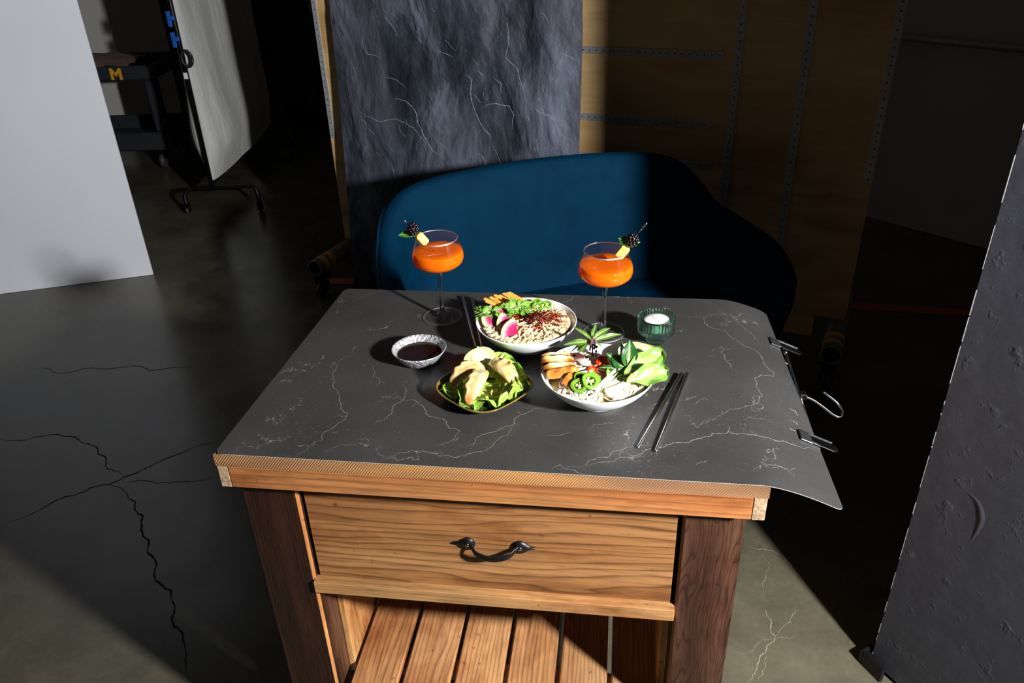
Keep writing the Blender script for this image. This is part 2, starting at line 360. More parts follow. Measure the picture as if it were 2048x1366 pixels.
b.grid(lambda i, j: (-7 + 0.5 * i, -3 + 0.5 * j, 0), 29, 25)
fl = lambda x, y: (x, y, 0.0006)
for wd, pts in CRACKS: b.ribbon(pts, wd * 0.0016, fl, 1, rng, 0.2, 3)
for wd, pts in LCRACKS: b.ribbon(pts, wd * 0.00055, fl, 2, rng, 0.25, 3)
struct(b.build('floor', [M_floor, M_crack, M_seam]))

M_wallgrey = plain('grey_painted_wall', rgb(200, 197, 190), 0.8, 0.05, 3)
M_walldark = plain('dark_brown_wall', rgb(46, 36, 28), 0.85, 0.2, 2)
struct(MB().box((-7, 8.0, 0), (7, 8.1, 3.6)).build('wall_back', M_walldark))
struct(MB().box((-7.1, -3, 0), (-7.0, 8.1, 3.6)).build('wall_left', M_walldark))
# right-hand partition wall runs obliquely towards the back
wa = math.atan2(-0.465, 0.377)
b = MB().box((-3.2, 0, 0), (4.0, 0.1, 3.2))
struct(b.build('wall_right', M_wallgrey, None, (1.962, 4.113, 0), (0, 0, wa)))
pr = thing('wall_rail', 'long thin metal pipe rail running across the grey wall at the far right', 'rail', (1.962, 4.113, 0.94), wa)
MB().tube([(-0.45, -0.05, 0), (1.4, -0.05, 0)], 0.016, 10).build('pipe', M_zinc, pr)
for x in (-0.42, 0.5, 1.35):
    MB().tube([(x, 0, 0), (x, -0.05, 0)], 0.010, 8).build('bracket', M_zinc, pr)
M_orange = plain('orange_tape', rgb(196, 78, 34), 0.7, 0.2, 60)
for lab, p, q in (('strip of orange tape on the floor right of the plywood panel', (1.47, 3.05), (1.99, 2.93)), ('strip of orange tape on the floor left of the blue sofa', (-0.93, 3.50), (-0.56, 3.46))):
    d = Vector((q[0] - p[0], q[1] - p[1], 0)); o = MB().box((0, -0.032, 0.0008), (d.length, 0.032, 0.002)).build('floor_tape', M_orange, None, (p[0], p[1], 0), (0, 0, math.atan2(d.y, d.x)))
    tag(o, lab, 'tape', 'orange floor tape')

# ------------------------------------------------------------------ big white board, left
t = NT('white_board'); f = t.noise(t.obj(), 1.2, 3)
t.set(color=t.ramp(f, [(0.3, rgb(228, 232, 241)), (0.7, rgb(238, 240, 247))]), rough=0.6)
d = Vector((-1.786 + 2.465, 3.647 - 3.48, 0)).normalized(); n_ = Vector((d.y, -d.x, 0))
wb = thing('white_foam_board', 'tall white foam board standing on the floor at the far left', 'board', (-1.786, 3.647, 0), math.atan2(d.y, d.x))
MB().box((-1.22, 0, 0.001), (0, 0.012, 2.44), 0, 0.001).build('panel', t.m, wb)

# ------------------------------------------------------------------ black board, right, held by a clamp
t = NT('black_paper_board'); v = t.obj()
f1 = t.noise(v, 7, 3, 0.5); f2 = t.noise(v, 300, 2); f3 = t.noise(v, 24, 3, 0.6)
t.set(color=t.mix(0.6, t.ramp(f2, [(0.2, rgb(46, 47, 54)), (0.8, rgb(62, 63, 71))]), t.ramp(f3, [(0.35, (.8, .8, .8, 1)), (0.75, (1.1, 1.1, 1.1, 1)), (0.82, (1.5, 1.5, 1.5, 1))]), 'MULTIPLY'), rough=0.6, spec=0.4)
nn = t.bump(f1, 0.35, 0.012); t.bump(t.ramp(f3, [(0.6, (0, 0, 0, 1)), (0.8, (1, 1, 1, 1))]), 0.25, 0.006, nn)
M_core = plain('foam_core', rgb(178, 177, 174), 0.8)
BA = math.radians(-63)
vb = thing('black_foam_board', 'tall black foam board with white edge along the right side of the picture', 'board', (0.817, 1.235, 0), BA)
b = MB().box((0, 0, 0.012), (1.15, 0.010, 2.44), 0)
b.mi[4] = 1
rr = random.Random(8)                     # worn paper along the cut edge lets the white core show
z = 0.03
while z < 2.4:
    h = rr.choice((.004, .008, .012, .03, .05, .08)); b.box((-0.0006, -0.0004, z), (rr.uniform(-0.0002, 0.0009), 0.001, z + h), 1); z += h + rr.choice((.004, .01, .02, .04))
# crescent shaped crease in the face
arc = curve([(0.085, 0.585), (0.112, 0.578), (0.128, 0.550), (0.128, 0.515), (0.122, 0.480)], 22)
b.grid(lambda i, j: (arc[i][0] + (j - 2) * 0.004 * math.sin(PI * (i + .5) / 22), -0.0022 * math.sin(PI * (i + .5) / 22) * (1 - abs(j - 2) / 2) + 0.0003, arc[i][1] + (j - 2) * 0.002), 22, 5, 0)
b.build('panel', [t.m, M_core], vb)
MB().box((0, 0, 0.012), (1.2, 0.010, 2.44)).build('panel', t.m, vb, (1.152, 0, 0), (0, 0, math.radians(30)))  # second wing, out of view, added to keep the strobe off the right wall
ck = thing('board_clamp', 'black metal clamp gripping the bottom corner of the black foam board', 'clamp', (0.812, 1.236, 0), BA)
b = MB(); b.prism([(-0.006, -0.018), (0.05, -0.022), (0.052, -0.014), (0.0, -0.006)], 0.002, 0.045); b.build('jaw', M_black_metal, ck)
b = MB(); b.prism([(0.0, 0.016), (0.05, 0.020), (0.05, 0.026), (-0.006, 0.024)], 0.002, 0.045); b.build('jaw', M_black_metal, ck)
MB().box((-0.016, -0.018, 0.004), (-0.006, 0.024, 0.040), 0, 0.003).build('hinge', M_black_metal, ck)

# ------------------------------------------------------------------ rolling plywood panel
WY = math.atan2(-0.4449, 0.8955)                # the panel's yaw
t = NT('plywood'); v = t.obj((0.25, 1, 1)); f = t.noise(v, 4.5, 5, 0.6, 0.8); g = t.noise(t.obj((0.08, 1, 1), (3, 0, 0)), 60, 4, 0.6)
k = t.noise(t.obj((0.6, 1, 1), (7, 1, 2)), 2.6, 3, 0.5)
c = t.ramp(f, [(0.28, rgb(176, 132, 78)), (0.45, rgb(208, 168, 114)), (0.6, rgb(220, 184, 132)), (0.72, rgb(192, 144, 84))])
c = t.mix(0.4, c, t.ramp(g, [(0.3, (.75, .66, .55, 1)), (0.6, (1, 1, 1, 1))]), 'MULTIPLY')
c = t.mix(0.7, c, t.ramp(k, [(0.6, (1, 1, 1, 1)), (0.75, (.6, .45, .32, 1))]), 'MULTIPLY')
M_ply = t.set(color=c, rough=0.55)
pw = thing('plywood_panel', 'large plywood panel with metal straps standing on striped pipe feet behind the sofa', 'panel', (-0.773, 3.548, 0), WY)
b = MB().box((-0.01, 0, 0.2), (2.237, 0.02, 2.44), 0, 0.001); b.build('plywood_sheet', M_ply, pw)
MB().box((1.86, 0.001, 0.11), (2.13, 0.019, 0.2)).build('bottom_board', M_ply, pw)
def strap(u0, z0, u1, z1, wd=0.026):
    b = MB(); L = math.hypot(u1 - u0, z1 - z0); ux_, uz_ = (u1 - u0) / L, (z1 - z0) / L
    Mx = Matrix(((ux_, 0, -uz_, u0), (0, 1, 0, 0), (uz_, 0, ux_, z0), (0, 0, 0, 1)))
    b.box((0, -0.003, -wd / 2), (L, -0.0005, wd / 2), 0, 0.0006, Mx)
    k = int(L / 0.026)
    for i in range(k):
        x = (i + 0.5) * L / k
        b.add([Mx @ Vector((x + 0.0028 * math.cos(a * PI / 4), -0.0034, 0.0028 * math.sin(a * PI / 4))) for a in range(8)], [tuple(range(8))], 1, False)
    return b.build('metal_strap', [M_zinc, M_dark], pw)
for a_ in ((0.22, 1.102, 1.702, 1.108), (0.22, 0.858, 1.702, 0.870), (0.22, 0.700, 1.694, 0.727), (1.750, 0.46, 1.750, 2.3), (1.968, 0.44, 1.968, 2.3), (0.006, 0.68, 0.006, 2.3), (2.222, 0.72, 2.222, 2.3)):
    strap(*a_)
t = NT('grey_pipe'); f = t.noise(t.obj(), 40, 3); M_pipe = t.set(color=t.ramp(f, [(0.3, rgb(118, 118, 106)), (0.7, rgb(146, 146, 132))]), rough=0.45, metal=0.3)
for u in (0.01, 2.215):
    b = MB()
    y0, y1 = -0.27 if u < 1 else -0.20, 0.30
    b.tube([(u, y0, 0.155), (u, y1, 0.155)], 0.037, 20, 0, cap=False)
    b.tube([(u, y1, 0.155), (u, y0, 0.155)], 0.031, 20, 1, cap=False)
    b.add([(u + r_ * math.cos(a * PI / 10), y0 - .0001, 0.155 + r_ * math.sin(a * PI / 10)) for r_ in (0.031, 0.037) for a in range(20)], [(a, (a + 1) % 20, 20 + (a + 1) % 20, 20 + a) for a in range(20)], 0)
    b.add([(u + 0.031 * math.cos(a * PI / 10), 0.0, 0.155 + 0.031 * math.sin(a * PI / 10)) for a in range(20)], [tuple(range(20))], 1)
    fo = b.build('pipe_foot', [M_pipe, M_dark], pw)
    for s_ in (0.035, 0.085):
        MB().tube([(u, y0 + s_, 0.155), (u, y0 + s_ + 0.028, 0.155)], 0.0375, 20, cap=False).build('yellow_stripe', M_yellow, fo)
    for y in (y0 + 0.03, y1 - 0.04):
        c_ = MB(); c_.box((u - 0.025, y - 0.02, 0.086), (u + 0.025, y + 0.05, 0.118)); c_.box((u - 0.022, y - 0.012, 0.03), (u - 0.016, y + 0.03, 0.09)); c_.box((u + 0.016, y - 0.012, 0.03), (u + 0.022, y + 0.03, 0.09))
        cf = c_.build('caster', M_black_metal, pw)
        MB().lathe([(0, -0.013), (0.03, -0.013), (0.036, -0.009), (0.036, 0.009), (0.03, 0.013), (0, 0.013)], 20, M=Matrix.Translation((u, y, 0.037)) @ Matrix.Rotation(PI / 2, 4, 'Y')).build('wheel', M_wheel, cf)

# ------------------------------------------------------------------ printed slate backdrop hanging on the panel
t = NT('slate_print'); v = t.obj((1.5, 1, 0.8), (0, 0, 0), (0, 0.5, 0))
n1 = t.noise(v, 3.0, 6, 0.5, 0.35); n2 = t.noise(t.obj((1.3, 1, 0.9), (5, 2, 1), (0, 0.6, 0)), 8, 5, 0.5, 0.5); pt = t.noise(t.obj((2.2, 1, 0.5), (1, 0, 3)), 1.5, 3, 0.5)
ridge = t.n('ShaderNodeTexNoise', noise_type='RIDGED_MULTIFRACTAL', Scale=3.4, Detail=5.0, Roughness=0.5, Distortion=0.8); t.l(v, ridge.inputs['Vector'])
c = t.ramp(n1, [(0.3, rgb(32, 36, 44)), (0.5, rgb(53, 58, 69)), (0.68, rgb(94, 100, 115))])
c = t.mix(0.75, c, t.ramp(n2, [(0.34, (.5, .5, .52, 1)), (0.52, (1, 1, 1, 1)), (0.7, (1.5, 1.5, 1.52, 1))]), 'MULTIPLY')
c = t.mix(t.ramp(pt, [(0.52, (0, 0, 0, 1)), (0.72, (.5, .5, .5, 1))]), c, rgb(132, 133, 150))
t.set(color=c, rough=0.6, spec=0.3)
rg_ = t.ramp(ridge.outputs['Fac'], [(0.2, (0, 0, 0, 1)), (0.9, (1, 1, 1, 1))])
nn = t.bump(n1, 1.0, 0.08); nn = t.bump(n2, 0.55, 0.03, nn); t.bump(rg_, 0.25, 0.012, nn)
M_slvein = plain('pale_slate_vein', rgb(132, 142, 160), 0.6, 0.45, 30)
def BD(u, z, off=0.0):
    zz = max(z, 0.02); d_ = 0.04 + 0.10 * max(0, (1.25 - zz) / 1.25) ** 1.5 + (0.006 * math.sin(u * 9) if z < 1.2 else 0)
    return (u, -d_ - off, z)
b = MB()
zs = [2.3 - 2.29 * i / 60 for i in range(61)]
b.grid(lambda i, j: BD(0.115 + 1.09 * j / 40, zs[i]), 61, 41, 0, thick=lambda i, j: (0, 0.0015, 0))
rg = random.Random(5)
for wd, pts in SLATE: b.ribbon(pts, wd * 0.0017, lambda a_, z_: BD(a_, z_, 0.0006), 1, rg, 0.22, 4, False)
for k in range(46):                        # short pale flecks of the print
    u, z = rg.uniform(0.16, 1.16), rg.uniform(0.55, 1.32); l = rg.uniform(0.02, 0.07); a_ = rg.uniform(-1.35, -0.5)
    b.ribbon([(u, z), (u + l * .5 * math.cos(a_) + rg.uniform(-.008, .008), z + l * .5 * math.sin(a_)), (min(u + l * math.cos(a_), 1.19), z + l * math.sin(a_))], rg.uniform(0.0015, 0.0032), lambda p, q: BD(p, q, 0.0006), 1, rg, 0.2, 3, False)
bd = b.build('slate_backdrop', [t.m, M_slvein], None, (-0.773, 3.548, 0), (0, 0, WY))
tag(bd, 'hanging backdrop sheet printed with dark grey veined slate, behind the blue sofa', 'backdrop')

# ------------------------------------------------------------------ garment rack under a white cover
rk = thing('garment_rack', 'black metal garment rack on casters with a white cover', 'clothes rack', (-1.742, 4.55, 0))
def caster(x, y, par):
    c_ = MB(); c_.box((x - .012, y - .01, .04), (x + .012, y + .03, .062)); c_.box((x - .014, y - .004, .012), (x - .010, y + .028, .05)); c_.box((x + .010, y - .004, .012), (x + .014, y + .028, .05))
    cf = c_.build('caster', M_black_metal, par)
    MB().lathe([(0, -.009), (.02, -.009), (.025, -.006), (.025, .006), (.02, .009), (0, .009)], 16, M=Matrix.Translation((x, y + .014, .0255)) @ Matrix.Rotation(PI / 2, 4, 'Y')).build('wheel', M_wheel, cf)
for y in (0, 1.42):
    MB().tube(curve([(-.165, y - .02, .06), (-.168, y - .01, .11), (-.14, y, .142), (-.06, y, .15), (.06, y, .15), (.225, y, .15), (.262, y - .01, .12), (.268, y - .02, .06)], 40), .0125, 10).build('foot_tube', M_black_metal, rk)
    MB().tube([(0, y, .15), (0, y, 1.9)], .0135, 10).build('upright', M_black_metal, rk)
    for x in (-.165, .268): caster(x, y - .03, rk)
MB().tube([(0, 0, .17), (0, 1.42, .17)], .011, 8).build('bottom_rail', M_black_metal, rk)
MB().tube([(0, 0, 1.88), (0, 1.42, 1.88)], .0125, 8).build('top_rail', M_black_metal, rk)
MB().box((-.011, -.0165, .775), (.011, -.0125, .808)).build('sticker', plain('white_sticker', rgb(236, 238, 240), .5), rk)
t = NT('white_cover_cloth'); f = t.noise(t.obj((1, 1, .25)), 9, 4, .6)
t.set(color=t.ramp(f, [(0.3, rgb(200, 200, 197)), (0.7, rgb(228, 228, 225))]), rough=0.65, sheen=0.2); nn = t.bump(f, 0.5, 0.03)
t.bump(t.noise(t.obj((1, 1, .5), (3, 3, 3)), 22, 3), 0.25, 0.01, nn)
NZ, NA = 46, 48
def cover(i, j):
    z = 0.19 + (1.92 - 0.19) * (i / (NZ - 1)); a = 2 * PI * j / NA
    k = (z - 0.19)
    bul = 0.016 + 0.075 * math.exp(-((z - 0.42) / 0.22) ** 2) + 0.03 * math.exp(-((z - 0.8) / 0.3) ** 2)
    bul = bul * min(1, (k + 0.01) / 0.2) ** 0.7
    y = 0.71 - 0.70 * math.cos(a); s_ = math.sin(a)
    near = math.exp(-((y - 0.12) / 0.28) ** 2)
    wd = (bul * (0.45 + 0.75 * near) + 0.045) * (abs(s_) ** 0.8) * (1 if s_ > 0 else -1)
    wd += (0.013 * math.sin(7.5 * y + 1.2 + 0.9 * z) + 0.008 * math.sin(17 * y + 4 * math.sin(2.2 * z))) * min(1, 3 * k + .2) * abs(s_)
    return (wd, y, z + 0.02 * (1 - math.cos(2 * a)) * (1 - k / 1.73) * 0)
b = MB(); b.grid(cover, NZ, NA, 0, closev=True)
gc = b.build('garment_cover', t.m, None, (-1.742, 4.55, 0)); recalc(gc)
tag(gc, 'long white fabric cover hanging over the black garment rack', 'cover')
M_blue = plain('blue_strap', rgb(20, 96, 190), .5)
for lab, z in (('upper blue strap clip on the garment rack upright', 1.09), ('lower blue strap clip on the garment rack upright, just above a black cable loop', 0.985)):
    o = thing('strap_clip', lab, 'clip', (-1.742, 4.533, z), 0, 'blue strap clips')
    MB().box((-.03, -.011, -.045), (-.006, .0, .035), 0, .004).build('strap', M_blue, o)
    MB().box((-.022, -.016, -.012), (.016, -.003, .012), 0, .004).build('buckle', M_blue, o)
lp = MB().tube([(-.0 + .028 * math.cos(a * PI / 8), -.02, .042 * math.sin(a * PI / 8)) for a in range(17)], .008, 8).build('cable_loop', M_black_plastic, None, (-1.705, 4.53, 0.885))
tag(lp, 'small black cable loop hung on the garment rack upright', 'cable')

# ------------------------------------------------------------------ utility cart behind the white board
M_cart = plain('cart_plastic', rgb(40, 44, 50), .5, .15, 60)
uc = thing('utility_cart', 'black plastic utility cart with a yellow M on its top shelf', 'cart', (-2.30, 5.45, 0))
def tray(z0, z1):
    b = MB(); b.box((-.95, 0, z0), (0, .035, z1), 0, .008); b.box((-.95, .55, z0), (0, .585, z1), 0, .008); b.box((-.95, .03, z0), (-.915, .56, z1), 0, .008); b.box((-.035, .03, z0), (0, .56, z1), 0, .008); b.box((-.92, .03, z0 + .01), (-.03, .56, z0 + .03))
    return b.build('tray', M_cart, uc)
tray(.612, .70); tray(.14, .262)
for x in (-.91, -.085):
    for y in (.005, .51): MB().box((x, y, .262), (x + .08, y + .07, .612), 0, .012).build('leg', M_cart, uc)
for x in (-.85, -.1):
    for y in (.06, .5):
        c_ = MB(); c_.box((x - .02, y - .03, .07), (x + .02, y + .03, .14)); cf = c_.build('caster', M_black_metal, uc)
        MB().lathe([(0, -.018), (.045, -.018), (.055, -.01), (.055, .01), (.045, .018), (0, .018)], 20, M=Matrix.Translation((x, y, .056)) @ Matrix.Rotation(PI / 2, 4, 'Y')).build('wheel', M_wheel, cf)
mp = [(0, 0), (.02, 0), (.02, .045), (.038, .018), (.056, .045), (.056, 0), (.076, 0), (.076, .074), (.058, .074), (.038, .044), (.018, .074), (0, .074)]
b = MB(); b.add([(x, -.002, z) for x, z in mp], [(0, 1, 2, 10, 11), (2, 3, 9, 10), (3, 4, 8, 9), (4, 5, 6, 7, 8)], 0, False)
b.build('letter_mark', M_yellow, uc, (-.285, -.0, .618))
def rag(i, j):
    u, v_ = i / 17 - .5, j / 13 - .5
    return (u * .5, v_ * .4, .035 + .05 * math.cos(u * 3) * math.cos(v_ * 3) + .02 * mnoise.noise((u * 7, v_ * 7, 1)))
o = MB().grid(rag, 18, 14, thick=lambda i, j: (0, 0, -.004)).build('folded_rag', plain('brown_rag', rgb(120, 96, 84), .9, .2, 30), None, (-2.78, 5.76, .655))
tag(o, 'crumpled brown rag lying on the black utility cart', 'rag')
gb = thing('grey_display_board', 'pale grey board standing upright behind the utility cart', 'board', (-2.60, 6.55, 0), 0.02)
MB().box((-3.2, 0, .001), (0, .03, 2.44), 0, .002).build('panel', M_wallgrey, gb)

# ------------------------------------------------------------------ dark things in the gap between the rack and the plywood
M_dcloth = plain('dark_cloth', rgb(30, 29, 36), .9, .2, 12, bump=.3)
st = thing('light_stand', 'black light stand with a yellow taped foot left of the plywood panel', 'stand', (-1.12, 5.6, 0))
for dx, dy in ((-.42, -.05), (.05, -.42), (.34, .24)):
    lg = MB().tube([(0, 0, .75), (dx, dy, .06)], .011, 8).build('leg', M_black_metal, st)
    MB().ball((dx, dy, .045), (.03, .03, .045), 10, 8).build('foot', M_wheel, lg)
MB().tube([(.05, -.42, .09), (.045, -.375, .15)], .02, 8).build('yellow_band', M_yellow, st)
MB().tube([(0, 0, .35), (0, 0, 1.7)], .014, 8).build('column', M_black_metal, st)
def bag(i, j):
    z = i / 19; a = 2 * PI * j / 28
    r_ = (.30 + .06 * math.sin(3 * a) + .03 * math.sin(5 * a + 4 * z)) * (0.35 + 0.75 * math.sin(PI * min(1, .12 + .8 * z)) ** .6)
    return (r_ * math.cos(a) * 1.25, r_ * math.sin(a) * .6, .02 + .83 * z + .02 * math.sin(2 * a))
b = MB().grid(bag, 20, 28, closev=True); b.add([bag(19, j) for j in range(28)], [tuple(range(28))]); b.add([bag(0, j) for j in range(28)], [tuple(reversed(range(28)))])
o = b.build('fabric_sack', M_dcloth, None, (-1.36, 6.45, 0)); tag(o, 'big black fabric sack slumped in the dark between rack and plywood', 'sack')
M_stick = plain('raw_pine', rgb(190, 130, 78), .6, .2, 20)
for lab, x, tilt in (('thin wooden pole sticking out of the black sack, left of the pair', -1.42, .05), ('thin wooden pole sticking out of the black sack, right of the pair', -1.17, -.01)):
    o = MB().tube([(0, 0, .45), (-tilt, .05, 2.0)], .014, 8).build('wooden_pole', M_stick, None, (x, 6.45, 0)); tag(o, lab, 'pole', 'wooden poles')
# ------------------------------------------------------------------ blue velvet sofa
t = NT('blue_velvet'); f = t.noise(t.obj(), 14, 3); g = t.noise(t.obj(), 500, 2)
t.set(color=t.ramp(f, [(0.3, rgb(0, 36, 58)), (0.7, rgb(0, 42, 67))]), rough=0.75, spec=0.06, sheen=0.12)
t.b.inputs['Sheen Tint'].default_value = rgb(10, 90, 140); t.b.inputs['Sheen Roughness'].default_value = 0.35
t.bump(g, 0.08, 0.001)
sf = thing('blue_sofa', 'dark blue velvet loveseat with a curved shell back behind the cart', 'sofa', (0.105, 2.50, 0), math.atan2(.286, .958))
plan = [(-.535, -.62, .60), (-.565, -.46, .645), (-.575, -.30, .665), (-.560, -.17, .70), (-.515, -.065, .785), (-.43, .0, .825), (-.25, .04, .84), (0, .055, .845), (.25, .04, .84), (.43, .0, .825), (.515, -.065, .785), (.560, -.16, .705), (.590, -.30, .680), (.598, -.46, .665), (.580, -.62, .61)]
NS = 90; PC = curve(plan, NS)
def shell_sec(i):
    x, y, zt = PC[i]
    a = PC[max(i - 1, 0)]; c_ = PC[min(i + 1, NS - 1)]
    d = Vector((c_[0] - a[0], c_[1] - a[1], 0)).normalized(); n_ = Vector((-d.y, d.x, 0))      # outward
    e = i / (NS - 1); endk = min(1, min(e, 1 - e) / 0.04); th = .040 * (0.35 + .65 * math.sqrt(max(0, 1 - (1 - endk) ** 2)))
    top = zt - .02 * (1 - endk); lo = .17; seatz = .34
    pr = [(-.085, lo), (-.045, lo + .12), (-.015, lo + .28), (0.0, top - .10), (.004, top - .03)]           # outer face, offset outward
    pts = []
    for o_, z in pr: pts.append((o_ + th - .04 + .012, z))
    for k in range(1, 6):
        a_ = PI * k / 6; pts.append((.004 - .028 + (th - .012) * math.cos(a_), top - .012 + .020 * math.sin(a_)))
    for o_, z in [(-.062, top - .05), (-.070, top - .14), (-.085, lerp(top, seatz, .6)), (-.11, seatz), (-.16, lo)]: pts.append((o_ + .04 - th, z))
    return [Vector((x, y, 0)) + n_ * o_ + Vector((0, 0, z)) for o_, z in pts]
secs = [shell_sec(i) for i in range(NS)]; m_ = len(secs[0])
b = MB().grid(lambda i, j: secs[i][j], NS, m_, closev=True)
b.add(secs[0], [tuple(range(m_))]); b.add(secs[-1], [tuple(reversed(range(m_)))])
o = b.build('shell', t.m, sf); recalc(o)
# piping along the rim
MB().tube([(s_[4] + s_[5]) / 2 + Vector((0, 0, .002)) for s_ in secs], .006, 6).build('piping', t.m, sf)
def seat(i, j):
    a = 2 * PI * j / 64; lv = [(0.0, .20), (.9, .20), (.985, .23), (1.0, .30), (1.0, .37), (.985, .40), (.94, .412), (.8, .420), (.4, .426), (0.0, .428)][i]
    ca, sa = math.cos(a), math.sin(a); p_ = 2 / 3.6
    return (.465 * lv[0] * math.copysign(abs(ca) ** p_, ca), -.30 + .325 * lv[0] * math.copysign(abs(sa) ** p_, sa), lv[1])
o = MB().grid(seat, 10, 64, closev=True).build('seat_cushion', t.m, sf); recalc(o); subsurf(o)
M_leg = plain('dark_wood_leg', rgb(36, 26, 20), .5)
for x in (-.40, .40):
    for y in (-.52, -.05): MB().tube([(x, y, .19), (x * 1.1, y + (.04 if y > -.3 else -.03), 0.0)], [.022, .013], 12).build('leg', M_leg, sf)

# ------------------------------------------------------------------ kitchen cart of reclaimed wood
CX, CY, CR = -.461, .969, math.radians(-8.4)
ct = thing('wooden_kitchen_cart', 'reclaimed wood kitchen cart with one drawer and a slatted shelf', 'table', (CX, CY, 0), CR)
CM = Matrix.Translation((CX, CY, 0)) @ Matrix.Rotation(CR, 4, 'Z')
def cw(x, y, z=0.0): return CM @ Vector((x, y, z))
W_top = wood('sawn_top_board', 'X', rgb(104, 72, 48), rgb(176, 128, 82), rgb(216, 160, 98), 1.0, 1.0, 60, .6, .3)
# coarse diagonal saw marks on the sawn edge
tt = NT('sawn_edge'); v = tt.obj((1, 0.0, 1), (0, 0, 0), (0, math.radians(-38), 0))
wv = tt.n('ShaderNodeTexWave', wave_type='BANDS', bands_direction='X'); wv.inputs['Scale'].default_value = 92; wv.inputs['Distortion'].default_value = 1.6; wv.inputs['Detail'].default_value = 2; tt.l(v, wv.inputs['Vector'])
f = tt.noise(tt.obj((.12, 1, 1)), 22, 4, .6); f2 = tt.noise(tt.obj((.2, 1, 1), (4, 4, 4)), 7, 3)
c = tt.ramp(f2, [(.35, rgb(112, 82, 60)), (.5, rgb(150, 110, 76)), (.64, rgb(200, 146, 84))])
c = tt.mix(.75, c, tt.ramp(wv.outputs['Fac'], [(.2, (.55, .48, .42, 1)), (.6, (1, 1, 1, 1))]), 'MULTIPLY')
c = tt.mix(.55, c, tt.ramp(f, [(.3, (.6, .55, .5, 1)), (.65, (1.1, 1.1, 1.1, 1))]), 'MULTIPLY')
M_sawn = tt.set(color=c, rough=.6); tt.bump(wv.outputs['Fac'], .5, .002)
W_rail = wood('front_rail_wood', 'X', rgb(136, 80, 44), rgb(178, 116, 68), rgb(208, 154, 98), .8, 4.0, 24, .5, .6)
W_drawer = wood('drawer_wood', 'X', rgb(104, 56, 30), rgb(160, 110, 66), rgb(186, 140, 92), .7, 2.5, 17, .5, .85, .13)
# the drawer's upper left is stained redder
tt = W_drawer.node_tree
W_ledge = wood('ledge_wood', 'X', rgb(150, 102, 62), rgb(184, 136, 86), rgb(208, 164, 110), 1, 7.0, 40, .5, .35)
W_leg = wood('dark_stained_leg', 'Z', rgb(48, 27, 19), rgb(74, 45, 32), rgb(112, 78, 58), 1.2, 3.0, 52, .45, .95, .05, None, .85, .9, .80)
W_leg2 = wood('dark_stained_leg_knotty', 'Z', rgb(42, 24, 19), rgb(74, 46, 34), rgb(118, 84, 66), 1.1, 6.0, 36, .45, .95, .30, None, .8, .9, .60)
W_raw = wood('raw_edge', 'Z', rgb(140, 84, 42), rgb(176, 118, 64), rgb(200, 146, 88), 1, 9.0, 40, .5, .3, gain=1.0)
W_slat = wood('slat_wood', 'Y', rgb(160, 112, 70), rgb(192, 144, 98), rgb(212, 168, 122), .8, 5.0, 34, .55, .75, .07, 'X', gain=.98)
W_panel = wood('side_panel_pine', 'Z', rgb(180, 130, 74), rgb(206, 158, 98), rgb(218, 176, 118), .7, 8.0, 14, .5, .3, .1, 'Y', gain=1.0)
M_endgrain = plain('end_grain', rgb(150, 126, 98), .8, .45, 200, bump=.4)
b = MB().prism([(0, 0), (.822, 0), (.822, .575), (.0235, .575)], .856, .8775); b.build('top_board', M_sawn, ct)
MB().box((.0183, 0.001, .8145), (.8017, .021, .8552), 0, .001).build('front_rail', W_rail, ct)
MB().box((.0183, .554, .8145), (.8017, .574, .8552), 0, .001).build('back_rail', W_rail, ct)
for x0, x1 in ((0.0, .0178), (.8022, .821)):
    b = MB().box((x0, 0.0015, .8135), (x1, .574, .8552), 0, .0012)
    b.mi = [1 if all(abs(b.v[i][1] - .0015) < .0015 for i in f_) else 0 for f_ in b.f]
    b.build('side_rail', [W_rail, M_endgrain], ct)
def leg(x0, x1, y0, y1, ch, inner, name, m1):
    p_ = [(x0, y0), (x1, y0), (x1, y1), (x0, y1)]; sd = [0, 0, 0, 0]
    if inner == 'r': p_ = [(x0, y0), (x1 - ch, y0), (x1, y0 + ch), (x1, y1), (x0, y1)]; sd = [0, 1, 0, 0, 0]
    if inner == 'l': p_ = [(x0 + ch, y0), (x1, y0), (x1, y1), (x0, y1), (x0, y0 + ch)]; sd = [0, 0, 0, 0, 1]
    b = MB().prism(p_, 0.0, .8140, 0, sd); return b.build('leg', [m1, W_raw], ct)
leg(.012, .104, .036, .10, .0045, 'r', 'fl', W_leg); leg(.712, .803, .036, .10, .004, 'l', 'fr', W_leg2)
leg(.012, .104, .475, .54, .004, 'r', 'bl', W_leg); leg(.712, .803, .475, .54, .004, 'l', 'br', W_leg2)
for x0, x1 in ((.104, .116), (.715, .727)):
    MB().box((x0 if x0 < .5 else .7, .1005, .27), (x1 if x0 < .5 else .712, .474, .806), 0, .001).build('side_panel', W_panel, ct)
MB().box((.116, .46, .60), (.70, .474, .806)).build('back_panel', W_panel, ct)
dr = MB().box((.109, .044, .5895), (.7055, .064, .8045), 0, .0015).build('drawer', W_drawer, ct)
MB().box((.125, .064, .60), (.69, .44, .79)).build('drawer_box', W_panel, dr)
MB().box((.102, .028, .5635), (.7115, .10, .5885), 0, .0012).build('ledge', W_ledge, ct)
for k in range(6):
    x = .1230 + .0988 * k
    o = MB().box((x, .012, .287), (min(x + .0905, .7115), .50, .305), 0, .003).build('slat', W_slat, ct)
for y in (.105, .44): MB().box((.117, y, .262), (.6995, y + .03, .2866), 0, .001).build('shelf_rail', W_slat, ct)
